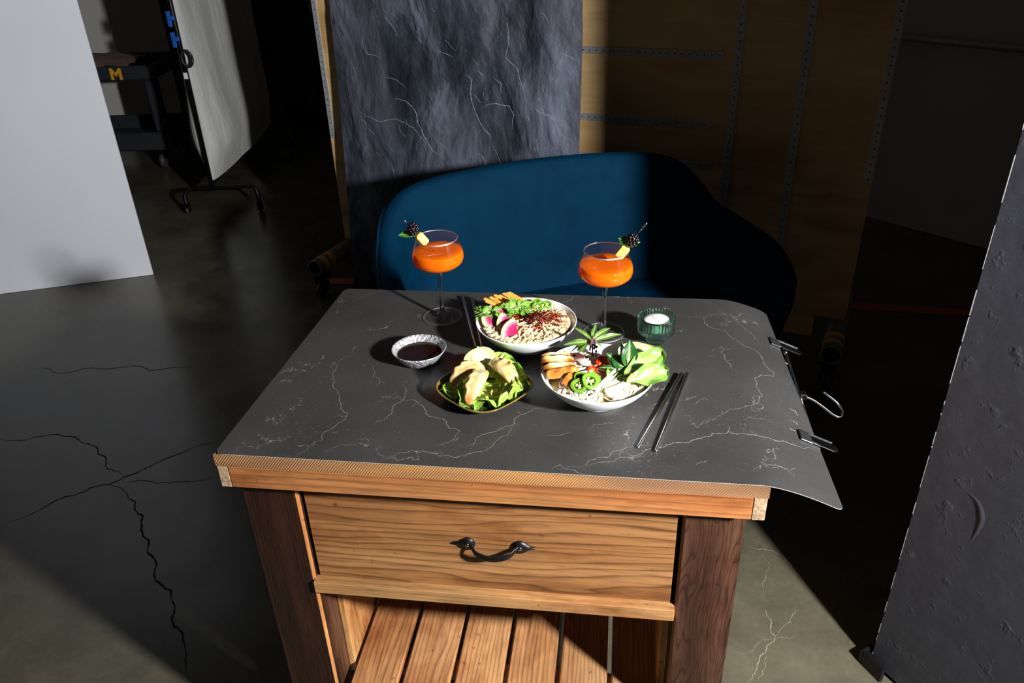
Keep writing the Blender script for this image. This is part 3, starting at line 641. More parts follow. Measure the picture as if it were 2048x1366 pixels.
# wrought handle: two leaf-shaped plates joined by a drooping strap
b = MB()
for sx in (-1, 1):
    out = curve([(.030, .0), (.034, .009), (.043, .0125), (.051, .009), (.058, .0035), (.067, .0012), (.067, -.0012), (.058, -.0035), (.051, -.009), (.043, -.0125), (.034, -.009), (.030, 0)], 44)[:-1]
    fr_ = [(sx * x, -.0035, z) for x, z in out]; bk = [(sx * x, 0, z) for x, z in out]; mid_ = (sx * .043, -.0055, 0); n = len(out)
    b.add(fr_ + bk + [mid_], [(k, (k + 1) % n, n + (k + 1) % n, n + k) for k in range(n)] + [(k, (k + 1) % n, 2 * n) for k in range(n)])
hp = curve([(-.040, -.004, 0), (-.035, -.009, -.002), (-.027, -.017, -.006), (-.013, -.021, -.0095), (0, -.022, -.0105), (.013, -.021, -.0095), (.027, -.017, -.006), (.035, -.009, -.002), (.040, -.004, 0)], 34)
def hstrap(i, j):
    p_ = Vector(hp[i]); d = (Vector(hp[min(i + 1, 33)]) - Vector(hp[max(i - 1, 0)])).normalized(); up = Vector((0, 0, 1)); nrm = d.cross(up).normalized(); up = nrm.cross(d)
    h = lerp(.0036, .0058, math.sin(PI * i / 33)); th = .0017
    a = 2 * PI * j / 12; return p_ + up * h * math.copysign(abs(math.cos(a)) ** .6, math.cos(a)) + nrm * th * math.copysign(abs(math.sin(a)) ** .6, math.sin(a))
b.grid(hstrap, 34, 12, closev=True)
hd = b.build('handle', M_black_metal, dr, (.418, .044, .690)); recalc(hd)
hd['label'] = 'black wrought iron handle'
for sx in (-1, 1):
    MB().ball((sx * .043, -.006, 0), (.0036, .002, .0036), 12, 8).build('screw', M_chrome, hd)

# ------------------------------------------------------------------ marble print sheet on the cart top
t = NT('dark_marble_print'); v = t.obj()
f = t.noise(v, 5, 4, .6); g = t.noise(v, 900, 2, .6); h = t.noise(v, 340, 3, .7); msk = t.noise(t.obj((1, 1, 1), (3, 1, 0)), 6, 3)
vor = t.n('ShaderNodeTexVoronoi', feature='DISTANCE_TO_EDGE', Scale=5.5)
wn = t.n('ShaderNodeTexNoise', Scale=9.0, Detail=5.0, Roughness=.65); t.l(v, wn.inputs['Vector'])
ad = t.n('ShaderNodeVectorMath', operation='MULTIPLY_ADD'); t.l(wn.outputs['Color'], ad.inputs[0]); ad.inputs[1].default_value = (.28, .28, .28); t.l(v, ad.inputs[2]); t.l(ad.outputs[0], vor.inputs['Vector'])
vl = t.ramp(vor.outputs['Distance'], [(0.0, (1, 1, 1, 1)), (0.012, (0, 0, 0, 1))])
mk = t.ramp(t.noise(t.obj((1, 1, 1), (9, 4, 2)), 13, 4, .7), [(0.54, (0, 0, 0, 1)), (0.64, (1, 1, 1, 1))])
veinf = t.math('MULTIPLY', vl, mk)
flk = t.math('MULTIPLY', t.ramp(h, [(.62, (0, 0, 0, 1)), (.72, (.5, .5, .5, 1))]), t.ramp(msk, [(.45, (0, 0, 0, 1)), (.7, (1, 1, 1, 1))]))
c = t.ramp(f, [(.3, rgb(50, 49, 48)), (.7, rgb(62, 61, 60))])
c = t.mix(.5, c, t.ramp(g, [(.3, (.65, .65, .65, 1)), (.7, (1.3, 1.3, 1.3, 1))]), 'MULTIPLY')
c = t.mix(t.math('MULTIPLY', veinf, .55), c, rgb(176, 166, 152)); c = t.mix(flk, c, rgb(170, 160, 146))
M_marble = t.set(color=c, rough=.34, spec=.42); t.bump(g, .10, .0006)
M_vedge = plain('white_sheet_edge', rgb(176, 168, 158), .6)
M_vein = plain('marble_vein', rgb(136, 128, 117), .4, .3, 400)
def sheet_z(x): return .8805 - (.0385 * ((x - .81) / .115) ** 1.5 if x > .81 else 0)
ys = [0, .0015, .004, .008, .013] + [.02 + .538 * k / 40 for k in range(41)] + [.565, .570, .574, .5765, .578]
xs = [k / 70 for k in range(71)]
def shp(i, j):
    y = ys[i]; tt_ = y / .578; rc = .013; d = min(y, .578 - y)
    ins = rc - math.sqrt(max(0, rc * rc - (rc - d) ** 2)) if d < rc else 0
    xl = lerp(.003, .0235, tt_) + ins; xr = lerp(.9255, .9005, tt_) - ins
    x = lerp(xl, xr, xs[j]); return (x, y - .0015, sheet_z(x))
b = MB().grid(shp, len(ys), 71, 0, thick=lambda i, j: (0, 0, -.0008), rim=1)
rg = random.Random(11); fs = lambda a_, y_: (a_, y_, sheet_z(a_) + .00025)
for wd, pts in VEINS:
    b.ribbon(pts, wd * .00085, fs, 2, rg, .26, 4)
    for p_ in pts[::2]:                       # side twigs
        if rg.random() < .5:
            a_ = rg.uniform(0, 6.28); l = rg.uniform(.006, .02); q = (p_[0] + l * math.cos(a_), p_[1] + l * math.sin(a_))
            if .03 < q[0] < .88 and .01 < q[1] < .56: b.ribbon([p_, q], wd * .0005, fs, 2, rg, .35, 3)
o = b.build('marble_sheet', [M_marble, M_vedge, M_vein], None, (CX, CY, 0), (0, 0, CR))
tag(o, 'dark grey marble print vinyl sheet covering the cart top and drooping at right', 'sheet')

# ------------------------------------------------------------------ clip hanger gripping the drooping edge of the sheet
hg = thing('clip_hanger', 'chrome trouser hanger with two clips gripping the drooping sheet edge', 'hanger', cw(.925, .30, .845), CR)
MB().tube([(-.004, -.165, -.015), (-.002, .165, -.015)], .0026, 8).build('bar', M_steel, hg)
hk = curve([(.0, 0, -.008), (.018, 0, -.016), (.036, -.002, -.028), (.055, -.004, -.042), (.068, -.002, -.047), (.073, .010, -.043), (.066, .020, -.034), (.050, .024, -.022), (.040, .024, -.014)], 40)
MB().tube(hk, .0019, 8).build('hook', M_chrome, hg)
MB().box((-.006, -.008, -.014), (.006, .008, -.002), 0, .002).build('hook_collar', M_chrome, hg)
M_clip = plain('dark_clip_steel', (.16, .16, .17, 1), .25, .1, 90, metal=1.0)
def clip(y, name):
    b = MB(); Mx = Matrix.Translation((-.036, y, .0152)) @ Matrix.Rotation(math.radians(23), 4, 'Y')
    b.box((0, -.013, 0), (.020, .013, .0022), 0, .0006, Mx); b.box((.020, -.011, 0), (.058, .011, .0022), 0, .0006, Mx); b.ball((.058, 0, .0011), (.009, .011, .0011), 16, 4, 0, Mx)
    b.box((.016, -.011, .0018), (.058, -.0095, .0038), 0, 0, Mx); b.box((.016, .0095, .0018), (.058, .011, .0038), 0, 0, Mx)
    o_ = b.build('clip', M_clip, hg)
    MB().box((.0005, -.0126, .0021), (.0195, .0126, .0028), 0, 0, Mx).build('grip_pad', M_black_plastic, o_)
    c_ = MB(); My = Matrix.Translation((-.034, y, .0)) @ Matrix.Rotation(math.radians(34), 4, 'Y')
    c_.box((.006, -.010, -.006), (.046, .010, -.004), 0, .0006, My); c_.build('lower_jaw', M_chrome, o_)
    MB().tube([(-.006, y - .009, -.006), (-.006, y + .009, -.006)], .004, 10).build('spring', M_chrome, o_)
clip(.149, 'a'); clip(-.148, 'b')
# ------------------------------------------------------------------ glassware
TZ = .8806                                       # top of the marble sheet
def clear(name, c=(1, 1, 1, 1), rough=0.0, ior=1.5):
    t = NT(name); t.set(color=c, rough=rough, trans=1.0, ior=ior); return t.m
M_glass = clear('clear_glass')
def thin(name, ior, tint, rough=0.0, body=0.0):
    """a thin glass wall: light passes straight through, the surface mirrors by Fresnel"""
    t = NT(name); t.t.nodes.remove(t.b)
    tr = t.n('ShaderNodeBsdfTransparent'); tr.inputs[0].default_value = tint; gl = t.n('ShaderNodeBsdfGlossy'); gl.inputs['Roughness'].default_value = rough
    lw = t.n('ShaderNodeLayerWeight', Blend=.5); fr = t.n('ShaderNodeMath', operation='MULTIPLY_ADD'); t.l(t.math('POWER', lw.outputs['Facing'], 4.0), fr.inputs[0]); fr.inputs[1].default_value = ior - 1; fr.inputs[2].default_value = .03; mx = t.n('ShaderNodeMixShader')
    t.l(t.math('ADD', fr.outputs[0], body), mx.inputs[0]); t.l(tr.outputs[0], mx.inputs[1]); t.l(gl.outputs[0], mx.inputs[2]); t.l(mx.outputs[0], t.out.inputs['Surface']); return t.m
M_thin = thin('thin_glass_wall', 1.30, (.97, .97, .97, 1)); M_rim = thin('glass_rim', 1.5, (.95, .95, .95, 1), .5, .28)
t = NT('orange_cocktail'); t.set(color=(1.0, .17, .003, 1), rough=.03, trans=.30, ior=1.33, sss=.6, sssr=(1, .35, .05)); t.b.inputs['Subsurface Scale'].default_value = .02; M_drink = t.m
t = NT('blackberry_skin'); f = t.noise(t.obj(), 300, 2); t.set(color=t.ramp(f, [(.3, rgb(8, 5, 9)), (.75, rgb(26, 9, 20))]), rough=.16, spec=.6); M_berry = t.m
t = NT('pineapple_flesh'); f = t.noise(t.obj((1, 1, .25)), 260, 4, .6); t.set(color=t.ramp(f, [(.3, rgb(244, 190, 70)), (.55, rgb(252, 216, 110)), (.8, rgb(255, 236, 165))]), rough=.35, sss=.25); t.bump(f, .3, .001); M_pine = t.m
def leafmat(name, pale, mid, deep, rough=.4, gloss=.5, vein=.5, nsc=150):
    """leaf colour runs from the pale rib to the blade; `tint` is painted on the mesh as the plant's own pattern"""
    t = NT(name); a = t.n('ShaderNodeAttribute', attribute_name='tint'); f = t.noise(t.obj(), nsc, 4, .6)
    x = t.math('ADD', a.outputs['Fac'], t.math('MULTIPLY', t.math('SUBTRACT', f, .5), .5))
    t.set(color=t.ramp(x, [(.08, pale), (.5, mid), (.95, deep)]), rough=rough, spec=gloss, sss=.12, sssr=(.6, 1, .2)); t.bump(f, .25, .001); return t.m
M_mint = leafmat('mint_leaf', rgb(130, 180, 74), rgb(86, 146, 44), rgb(56, 108, 28))
M_basil = leafmat('basil_leaf', rgb(158, 182, 100), rgb(92, 126, 50), rgb(58, 92, 34))
M_dkleaf = leafmat('dark_herb_leaf', rgb(150, 180, 116), rgb(44, 92, 34), rgb(18, 54, 20), .35)
M_cil = leafmat('cilantro_leaf', rgb(170, 200, 110), rgb(120, 168, 66), rgb(84, 138, 44))
M_lett = leafmat('butter_lettuce', rgb(218, 224, 150), rgb(176, 206, 92), rgb(126, 170, 52), .42, .45, .5, 90)
M_lettp = leafmat('pale_lettuce', rgb(216, 220, 196), rgb(202, 212, 158), rgb(172, 190, 112), .42, .45, .5, 90)
M_bok = leafmat('bok_choy_blade', rgb(178, 194, 124), rgb(138, 172, 82), rgb(98, 142, 50), .4, .5, .5, 100)
M_cab = leafmat('pale_cabbage', rgb(214, 216, 160), rgb(208, 212, 150), rgb(180, 190, 108), .4)
M_stem = plain('herb_stem', rgb(112, 70, 84), .5, .25, 200)
M_gstem = plain('green_stem', rgb(150, 190, 90), .5, .2, 200)

def leaf(b, base, d, up, L, W, bend=.2, fold=.25, ruf=0.0, rf=5.0, serr=0.0, pw=.75, n=(15, 11), seed=0, mat=0, tip=1.0, thick=.0004, curl=0.0, veins=6, frill=0.0):
    """one leaf blade: starts at base, grows along d, face towards up"""
    M = basis(base, d, up); nu, nv = n; r = random.Random(seed); ph = r.uniform(0, 6.28)
    def fn(i, j):
        u = i / (nu - 1); v = j / (nv - 1) * 2 - 1
        w_ = W / 2 * (math.sin(PI * min(1, u ** pw)) ** (.75 * tip) if 0 < u < 1 else 0.0)
        w_ = max(w_, .0006); 
        if serr and j in (0, nv - 1): w_ *= 1 + serr * 2 * mnoise.noise((u * 22, v * 3, ph))
        y = v * w_; x = u * L
        a = bend * u; xx = (math.sin(a) / bend * L if abs(bend) > 1e-3 else x); zz = -(1 - math.cos(a)) / bend * L if abs(bend) > 1e-3 else 0
        z = zz + fold * abs(y) + curl * v * v * W + ruf * abs(v) ** 1.6 * (.35 + .85 * math.sin(rf * PI * u + ph + (v > 0) * 1.3)) * W
        z += ruf * .35 * W * mnoise.noise((u * 4 + ph, v * 3, ph))
        if frill: xx += frill * L * max(0, u - .55) * 2 * mnoise.noise((v * 9, ph, u * 2)) ; z += frill * L * .6 * u * mnoise.noise((v * 6, ph + 4, u * 3))
        return (xx, y, z)
    def ti(i, j):
        u = i / (nu - 1); v = abs(j / (nv - 1) * 2 - 1)
        rib = 1 if j == nv // 2 else 0; sv = .30 * max(0, math.sin((u - .38 * v) * 2 * PI * veins)) ** 3
        return max(0, min(1, .22 + .50 * v ** .7 + .35 * u - .45 * rib - sv * (1 - .5 * v)))
    b.grid(fn, nu, nv, mat, tint=ti, thick=lambda i, j: (0, 0, -thick), M=M)
    return b

def cocktail(name_at, cx, cy, lab):
    prof = [(0, 0.0), (.036, 0.0), (.0384, .0004), (.0393, .0013), (.0388, .0024), (.0370, .0028), (.022, .0042), (.010, .0075), (.0052, .0130), (.0040, .020), (.0036, .045), (.0036, .080), (.0044, .098), (.0090, .1035),
            (.025, .1064), (.039, .1120), (.0475, .1200), (.0500, .1285), (.0493, .1370), (.0468, .1475), (.0428, .1600), (.0404, .1675), (.0401, .1683), (.0395, .1686), (.0389, .1683), (.0388, .1673), (.0414, .1600), (.0455, .1475), (.0481, .1370), (.0488, .1286),
            (.0464, .1208), (.0382, .1132), (.0245, .1078), (.009, .1056), (0, .1052)]
    o = MB().lathe(prof, 64, mats=[1, 1, 2, 2, 2, 1, 1] + [0] * 7 + [1] * 7 + [2] * 4 + [1] * 20).build('cocktail_glass', [M_glass, M_thin, M_rim], None, (cx, cy, TZ)); recalc(o); subsurf(o, 1)
    tag(o, lab[0], 'glass')
    lv = .1425
    lp = [(0, .1050), (.009, .1054), (.0248, .1074), (.0387, .1128), (.0470, .1204), (.0494, .1287), (.0487, .1370), (.0472, lv - .0004), (.0466, lv), (.03, lv), (0, lv)]
    k = MB().lathe(lp, 64).build('orange_cocktail', M_drink, None, (cx, cy, TZ)); recalc(k)
    tag(k, lab[1], 'drink')
GL = (-.135, 1.388); GR = (.173, 1.299)
cocktail('l', *GL, ('stemmed coupe glass standing left of the ramen bowl and rear chopsticks', 'orange cocktail in the coupe glass nearest the rear chopsticks'))
cocktail('r', *GR, ('stemmed coupe glass standing between the ramen bowl and the green candle holder', 'orange cocktail in the coupe glass beside the green candle holder'))
def berry(c, r, seed):
    b = MB(); rg = random.Random(seed); n = 46
    for k in range(n):
        z = 1 - 2 * (k + .5) / n; a = k * 2.39996; q = math.sqrt(1 - z * z)
        b.ball((r * .80 * q * math.cos(a), r * .80 * q * math.sin(a), r * 1.0 * z), r * rg.uniform(.24, .29), 8, 6)
    b.ball((0, 0, 0), (r * .75, r * .75, r * .95), 10, 8)
    o = b.build('blackberry', M_berry, None, c); o.rotation_euler = (rg.uniform(-.5, .5), rg.uniform(-.5, .5), 0); return o
def garnish(G, a, e, bp, pp, labs, seed, leaves):
    """a knotted metal pick from a (in the drink) to e (tip), with fruit on it"""
    G3 = Vector((G[0], G[1], TZ)); A, E_ = G3 + Vector(a), G3 + Vector(e); d = (E_ - A).normalized()
    o = MB().tube([A, E_], .0007, 6).tube([E_ - d * .014, E_ - d * .007, E_], [.0009, .0017, .0012], 8).build('cocktail_pick', M_chrome); tag(o, labs[0], 'pick')
    o = berry(A + (E_ - A) * bp, .0112, seed); tag(o, labs[1], 'berry')
    c = A + (E_ - A) * pp; M = basis(c, d, (0, -.7, .7)); rg = random.Random(seed)
    b = MB(); b.box((-.0125, -.0075, -.0075), (.0125, .0075, .0075), 0, .0028, M)
    o = b.build('pineapple_chunk', M_pine); subsurf(o, 1); tag(o, labs[2], 'fruit')
    for i, (q, dd, up, L, W, mt) in enumerate(leaves):
        b = MB(); leaf(b, A + (E_ - A) * q, dd, up, L, W, .7, .3, .06, 4, .06, seed=seed + i)
        o = b.build('mint_leaf', mt); tag(o, labs[3 + i], 'leaf')
garnish(GL, (-.004, -.006, .140), (-.056, -.020, .215), .70, .42, ('metal cocktail pick leaning on the rim of the left coupe glass', 'blackberry on the pick of the coupe glass left of the ramen bowl', 'pineapple chunk below the blackberry on the left coupe glass', 'curved green mint leaf hanging over the rim of the left coupe glass'), 3,
        [(.56, (-1, -.2, .22), (.25, -.6, .8), .036, .017, M_mint)])
garnish(GR, (.014, -.010, .150), (.066, -.022, .226), .56, .25, ('metal cocktail pick pointing up to the right from the coupe glass by the candle', 'blackberry on the pick of the coupe glass beside the candle holder', 'pineapple chunk below the blackberry on the right coupe glass', 'bright green mint leaf right of the blackberry on the right coupe glass', 'dark green mint leaf behind the blackberry on the right coupe glass'), 9,
        [(.40, (.75, -.2, .5), (-.6, -.6, .6), .024, .013, M_mint), (.46, (-.75, .25, .45), (.1, -.9, .4), .024, .017, M_dkleaf)])

# ------------------------------------------------------------------ candle
t = NT('green_ribbed_glass'); t.set(color=(.50, .90, .70, 1), rough=.02, trans=1.0, ior=1.48); M_green = t.m
CD = (.264, 1.263)
rib = lambda a, r, z: r * (1 + .022 * math.cos(a * 34)) if r > .0165 else r
prof = [(0, 0), (.0165, 0), (.0172, .0008), (.0172, .0188), (.0180, .0200), (.0325, .0208), (.0338, .0222), (.0340, .0490), (.0332, .0506), (.0312, .0510), (.0288, .0502), (.0280, .0490), (.0276, .0285), (.0262, .0268), (0, .0264)]
rib2 = lambda a, r, z: (r * (1 + .020 * math.cos(a * 36)) if (r > .0168 and not (.0262 <= r <= .0312 and z > .02)) else r)
o = MB().lathe(prof, 180, fr=rib2).build('candle_holder', M_green, None, (*CD, TZ)); recalc(o)
tag(o, 'green ribbed glass candle holder on the marble sheet right of the glasses', 'candle holder')
t = NT('white_wax'); t.set(color=rgb(246, 246, 240), rough=.45, sss=.4); M_wax = t.m
cn = MB().lathe([(0, .0266), (.0225, .0266), (.0230, .0272), (.0230, .0440), (.0220, .0453), (.010, .0447), (.003, .0451), (0, .0451)], 48).build('tealight_candle', M_wax, None, (*CD, TZ))
tag(cn, 'white tealight candle inside the green ribbed glass holder', 'candle')
MB().tube([(0, 0, .0448), (.0005, .0003, .0490), (.0016, .0006, .0515)], .0007, 6).build('wick', plain('wick', rgb(170, 165, 150), .9), cn)

# ------------------------------------------------------------------ sauce dish
t = NT('hammered_metal'); vo = t.n('ShaderNodeTexVoronoi', feature='SMOOTH_F1', Scale=230.0); t.l(t.obj((1, 1, .9)), vo.inputs['Vector'])
t.set(color=t.ramp(vo.outputs['Distance'], [(.2, (.62, .62, .64, 1)), (.7, (.40, .40, .42, 1))]), rough=.36, metal=.55); t.bump(vo.outputs['Distance'], .9, .0035); M_hammer = t.m
SD = (-.166, 1.221)
o = MB().lathe([(0, 0), (.027, 0), (.0295, .0012), (.037, .009), (.0455, .0215), (.0487, .0268), (.0485, .0277), (.0473, .0277), (.0455, .0250), (.0375, .0125), (.030, .0040), (.026, .0026), (0, .0026)], 72).build('sauce_dish', M_hammer, None, (*SD, TZ)); recalc(o)
tag(o, 'small hammered silver sauce dish left of the dumpling plate', 'dish')
t = NT('soy_sauce'); t.set(color=rgb(24, 9, 6), rough=.05, spec=.55); M_soy = t.m
o = MB().lathe([(0, .0030), (.0296, .0045), (.0368, .0128), (.0400, .0170), (.038, .0168), (0, .0168)], 60).build('soy_sauce', M_soy, None, (*SD, TZ)); recalc(o)
tag(o, 'dark soy sauce filling the hammered silver dish', 'sauce')
b = MB()
b.tube(curve([(.018, -.030, .0172), (.026, -.024, .0176), (.031, -.014, .0180), (.0345, -.004, .0176)], 14), [.0012] + [.0022] * 12 + [.0010], 7)
o = b.build('chili_strip', plain('red_chili_skin', rgb(150, 40, 18), .3, .2, 200), None, (*SD, TZ)); tag(o, 'thin red chili strip floating at the right of the soy sauce', 'chili')

# ------------------------------------------------------------------ chopsticks
def stick(p, q, r0, r1, lab, group=None):
    p, q = Vector(p), Vector(q); d = q - p; M = basis((0, 0, 0), d, (0, 0, 1)); M.translation = p
    b = MB(); n = 14; L = d.length
    prof = [(0, r0 * .6), (.0015, r0), (L * .5, lerp(r0, r1, .45)), (L - .002, r1), (L, r1 * .6)]
    b.grid(lambda i, j: (prof[i][0], prof[i][1] * math.cos(2 * PI * j / n), prof[i][1] * math.sin(2 * PI * j / n)), 5, n, closev=True)
    b.add([(0, prof[0][1] * math.cos(2 * PI * j / n), prof[0][1] * math.sin(2 * PI * j / n)) for j in range(n)], [tuple(range(n))])
    b.add([(L, prof[4][1] * math.cos(2 * PI * j / n), prof[4][1] * math.sin(2 * PI * j / n)) for j in range(n)], [tuple(range(n))])
    o = b.build('chopstick', M_steel, None, None, None, M); recalc(o); tag(o, lab, 'chopstick', group)
zc = TZ + .0042
stick((.181, .941, zc - .0018), (.287, 1.140, zc), .0022, .0040, 'polished metal chopstick in front of the noodle soup bowl, nearer the bowl', 'front chopsticks')
stick((.206, .931, zc - .0018), (.2965, 1.139, zc), .0022, .0040, 'polished metal chopstick in front of the noodle soup bowl, farther from the bowl', 'front chopsticks')
stick((-.0635, 1.240, zc - .0018), (-.0990, 1.469, zc), .0020, .0034, 'metal chopstick beside the left coupe glass, between it and the other chopstick', 'rear chopsticks')
stick((-.0535, 1.240, zc - .0018), (-.0790, 1.459, zc), .0020, .0034, 'metal chopstick beside the ramen bowl, right of its pair', 'rear chopsticks')

# ------------------------------------------------------------------ white bowls
t = NT('white_porcelain'); f = t.noise(t.obj(), 30, 2); t.set(color=t.ramp(f, [(.3, rgb(232, 233, 236)), (.7, rgb(238, 239, 241))]), rough=.22, spec=.5, coat=.3); M_porc = t.m
RB = Vector((.027, 1.265, TZ)); FB = Vector((.136, 1.080, TZ)); LIFT = Vector((0, 0, .0055))
bowlp = [(0, .0015), (.034, .0015), (.036, 0), (.0405, 0), (.042, .0022), (.0440, .0062), (.058, .0120), (.078, .0268), (.0895, .0405), (.0925, .0452), (.0926, .0466), (.0915, .0472), (.0900, .0463), (.0868, .0415), (.0745, .0275), (.055, .0135), (.036, .0082), (0, .0070)]
for nm, c_, lb in (('r', RB.copy(), 'white porcelain bowl of ramen with chili crisp and radish, the farther bowl'), ('f', FB.copy(), 'white porcelain bowl of noodle soup with chicken and bok choy, the nearer bowl')):
    o = MB().lathe([(r * .988, z if z < .005 else .005 + (z - .005) * 1.13) for r, z in bowlp], 96).build('white_bowl', M_porc, None, c_); recalc(o); subsurf(o, 1); tag(o, lb, 'bowl')
RB = RB + LIFT; FB = FB + LIFT
t = NT('broth'); f = t.noise(t.obj(), 60, 3); t.set(color=t.ramp(f, [(.3, rgb(150, 84, 30)), (.7, rgb(196, 138, 66))]), rough=.08, spec=.5); M_broth = t.m
t = NT('clear_broth'); f = t.noise(t.obj(), 60, 3); t.set(color=t.ramp(f, [(.3, rgb(150, 112, 46)), (.7, rgb(206, 172, 98))]), rough=.08, spec=.5); M_broth2 = t.m
for c_, m_, lb in ((RB, M_broth, 'brown broth under the curly ramen noodles'), (FB, M_broth2, 'golden broth in the nearer soup bowl')):
    o = MB().lathe([(0, .030), (.0765, .030), (.0745, .0282), (.06, .018), (0, .012)], 64).build('broth', m_, None, c_); recalc(o); tag(o, lb, 'soup')

# ramen noodles: crinkled strands
def noodle_mat(name, a, b_, c_):
    t = NT(name); f = t.noise(t.obj(), 130, 3, .6); t.set(color=t.ramp(f, [(.28, a), (.5, b_), (.75, c_)]), rough=.3, spec=.45, sss=.2, sssr=(1, .8, .5)); return t.m
M_ramen = noodle_mat('ramen_noodle', rgb(196, 158, 104), rgb(224, 200, 154), rgb(236, 220, 184))
M_udon = noodle_mat('rice_noodle', rgb(222, 200, 158), rgb(240, 226, 194), rgb(248, 240, 218))
rg = random.Random(21); b = MB()
def inside(x, y, R=.0815): return x * x + y * y < R * R
for k in range(72):
    while True:
        x, y = rg.uniform(-.08, .08), rg.uniform(-.08, .08)
        if inside(x, y) and (x > -.03 or y < -.035): break
    a = rg.uniform(0, 6.28); n = 56; pts = []; layer = rg.random(); st_ = .00125; tw = rg.uniform(-.07, .07); ph = rg.uniform(0, 6.28); am = rg.uniform(.0026, .0052); wl = rg.uniform(.55, .80)
    for i in range(n):
        a += tw + rg.uniform(-.10, .10)
        x += st_ * math.cos(a); y += st_ * math.sin(a)
        r_ = math.hypot(x, y)
        if r_ > .076: a += .4; x *= .076 / r_; y *= .076 / r_
        s_ = math.sin(i * wl + ph); c_ = math.cos(i * wl + ph)
        row = []
        for q_ in range(4):
            of = am * s_ + (q_ - 1.5) * .0027
            px, py = x - math.sin(a) * of, y + math.cos(a) * of; hh = math.hypot(px, py)
            if hh > .079: px *= .079 / hh; py *= .079 / hh; hh = .079
            mound = .0352 + .0075 * (1 - min(1, hh * hh / .0064)) + .004 * (layer - .3) + max(0, hh - .064) * .34
            row.append((px, py, mound + (.0024 if hh < .068 else .0008) * c_ + (.0006 * q_ if layer > .5 else -.0004 * q_)))
        pts.append(row)
    for q_ in range(4): b.tube([p_[q_] for p_ in pts], .00128, 6)
o = b.build('ramen_noodles', M_ramen, None, RB); tag(o, 'pale curly ramen noodles filling the farther white bowl', 'noodles', None, 'stuff')
# chili crisp
t = NT('chili_oil'); f = t.noise(t.obj(), 260, 3); t.set(color=t.ramp(f, [(.3, rgb(80, 16, 6)), (.6, rgb(146, 46, 14)), (.8, rgb(190, 92, 32))]), rough=.12, spec=.6); M_oil = t.m
M_ch1 = plain('chili_dark', rgb(34, 9, 7), .2, .3, 300); M_ch2 = plain('chili_red', rgb(112, 20, 9), .18, .3, 300); M_ch3 = plain('crisp_amber', rgb(206, 120, 48), .25, .2, 300); M_ch4 = plain('sesame', rgb(232, 200, 140), .4)
b = MB(); cx, cy = .0165, .0015
for k in range(760):
    a = rg.uniform(0, 6.28); q = abs(rg.gauss(0, .5)); 
    if q > 1.35: continue
    x, y = cx + q * .031 * math.cos(a), cy + q * .024 * math.sin(a)
    z = .0468 + .0048 * max(0, 1 - q * q) + rg.uniform(-.0006, .0014) - .0025 * max(0, q - .6); u = rg.random()
    m = 0 if u < .72 - .3 * q else (1 if u < .88 else (2 if u < .96 else 3))
    s_ = rg.uniform(.0010, .0030) if m != 3 else .0010
    M = Matrix.Translation((x, y, z)) @ Matrix.Rotation(rg.uniform(0, 6.28), 4, (rg.random() + .01, rg.random(), rg.random()))
    b.ball((0, 0, 0), (s_ * 1.3, s_, s_ * .6), 6, 4, m, M, .25, rg)
o = b.build('chili_crisp', [M_ch1, M_ch2, M_ch3, M_ch4], None, RB); tag(o, 'glossy dark red chili crisp heaped on the ramen noodles', 'chili crisp', None, 'stuff')
b = MB()
for k in range(40):                         # oil-stained noodle strands round the crisp
    a = rg.uniform(0, 6.28); q = rg.uniform(.8, 1.35); x, y = cx + q * .036 * math.cos(a), cy + q * .025 * math.sin(a); a2 = rg.uniform(0, 6.28); ph = rg.uniform(0, 6)
    b.tube([(x + i * .0011 * math.cos(a2) - .0022 * math.sin(i * 1.1 + ph) * math.sin(a2), y + i * .0011 * math.sin(a2) + .0022 * math.sin(i * 1.1 + ph) * math.cos(a2), .0462 + .0012 * math.cos(i * 1.1 + ph)) for i in range(16)], .0012, 5)
o = b.build('oil_stained_noodles', M_oil, None, RB); tag(o, 'red oil stained noodle strands around the chili crisp', 'noodles', None, 'stuff')

# watermelon radish: quarter slices, pink inside a pale rind
t = NT('watermelon_radish'); ob = t.obj(); sx = t.n('ShaderNodeSeparateXYZ'); t.l(ob, sx.inputs[0])
r_ = t.math('SQRT', t.math('ADD', t.math('MULTIPLY', sx.outputs[0], sx.outputs[0]), t.math('MULTIPLY', sx.outputs[1], sx.outputs[1])))
an = t.math('ARCTAN2', sx.outputs[1], sx.outputs[0]); wn = t.n('ShaderNodeTexNoise', noise_dimensions='1D', Scale=14.0, Detail=3.0); t.l(an, wn.inputs['W'])
rr_ = t.math('ADD', r_, t.math('MULTIPLY', t.math('SUBTRACT', wn.outputs['Fac'], .5), .011))
t.set(color=t.ramp(t.math('DIVIDE', rr_, .032), [(.2, rgb(168, 26, 80)), (.58, rgb(182, 48, 98)), (.74, rgb(206, 120, 146)), (.80, rgb(238, 226, 190)), (.93, rgb(214, 220, 140)), (1.0, rgb(176, 196, 96))]), rough=.3, spec=.5, sss=.15); M_rad = t.m
def radish(p, rz, tx, ty, lab, R=.031, ang=100):
    b = MB(); n = 22; nr = 9; A = math.radians(ang)
    b.grid(lambda i, j: ((.0012 + (R - .0012) * i / (nr - 1)) * math.cos(A * j / n), (.0012 + (R - .0012) * i / (nr - 1)) * math.sin(A * j / n), .0016 - (.0006 if i == nr - 1 else 0)), nr, n + 1, thick=lambda i, j: (0, 0, -.0030 + (.0012 if i == nr - 1 else 0)))
    M = Matrix.Translation(RB + Vector(p)) @ Matrix.Rotation(ty, 4, 'Y') @ Matrix.Rotation(tx, 4, 'X') @ Matrix.Rotation(rz, 4, 'Z')
    o = b.build('radish_slice', M_rad, None, None, None, M); tag(o, lab, 'radish', 'watermelon radish slices')
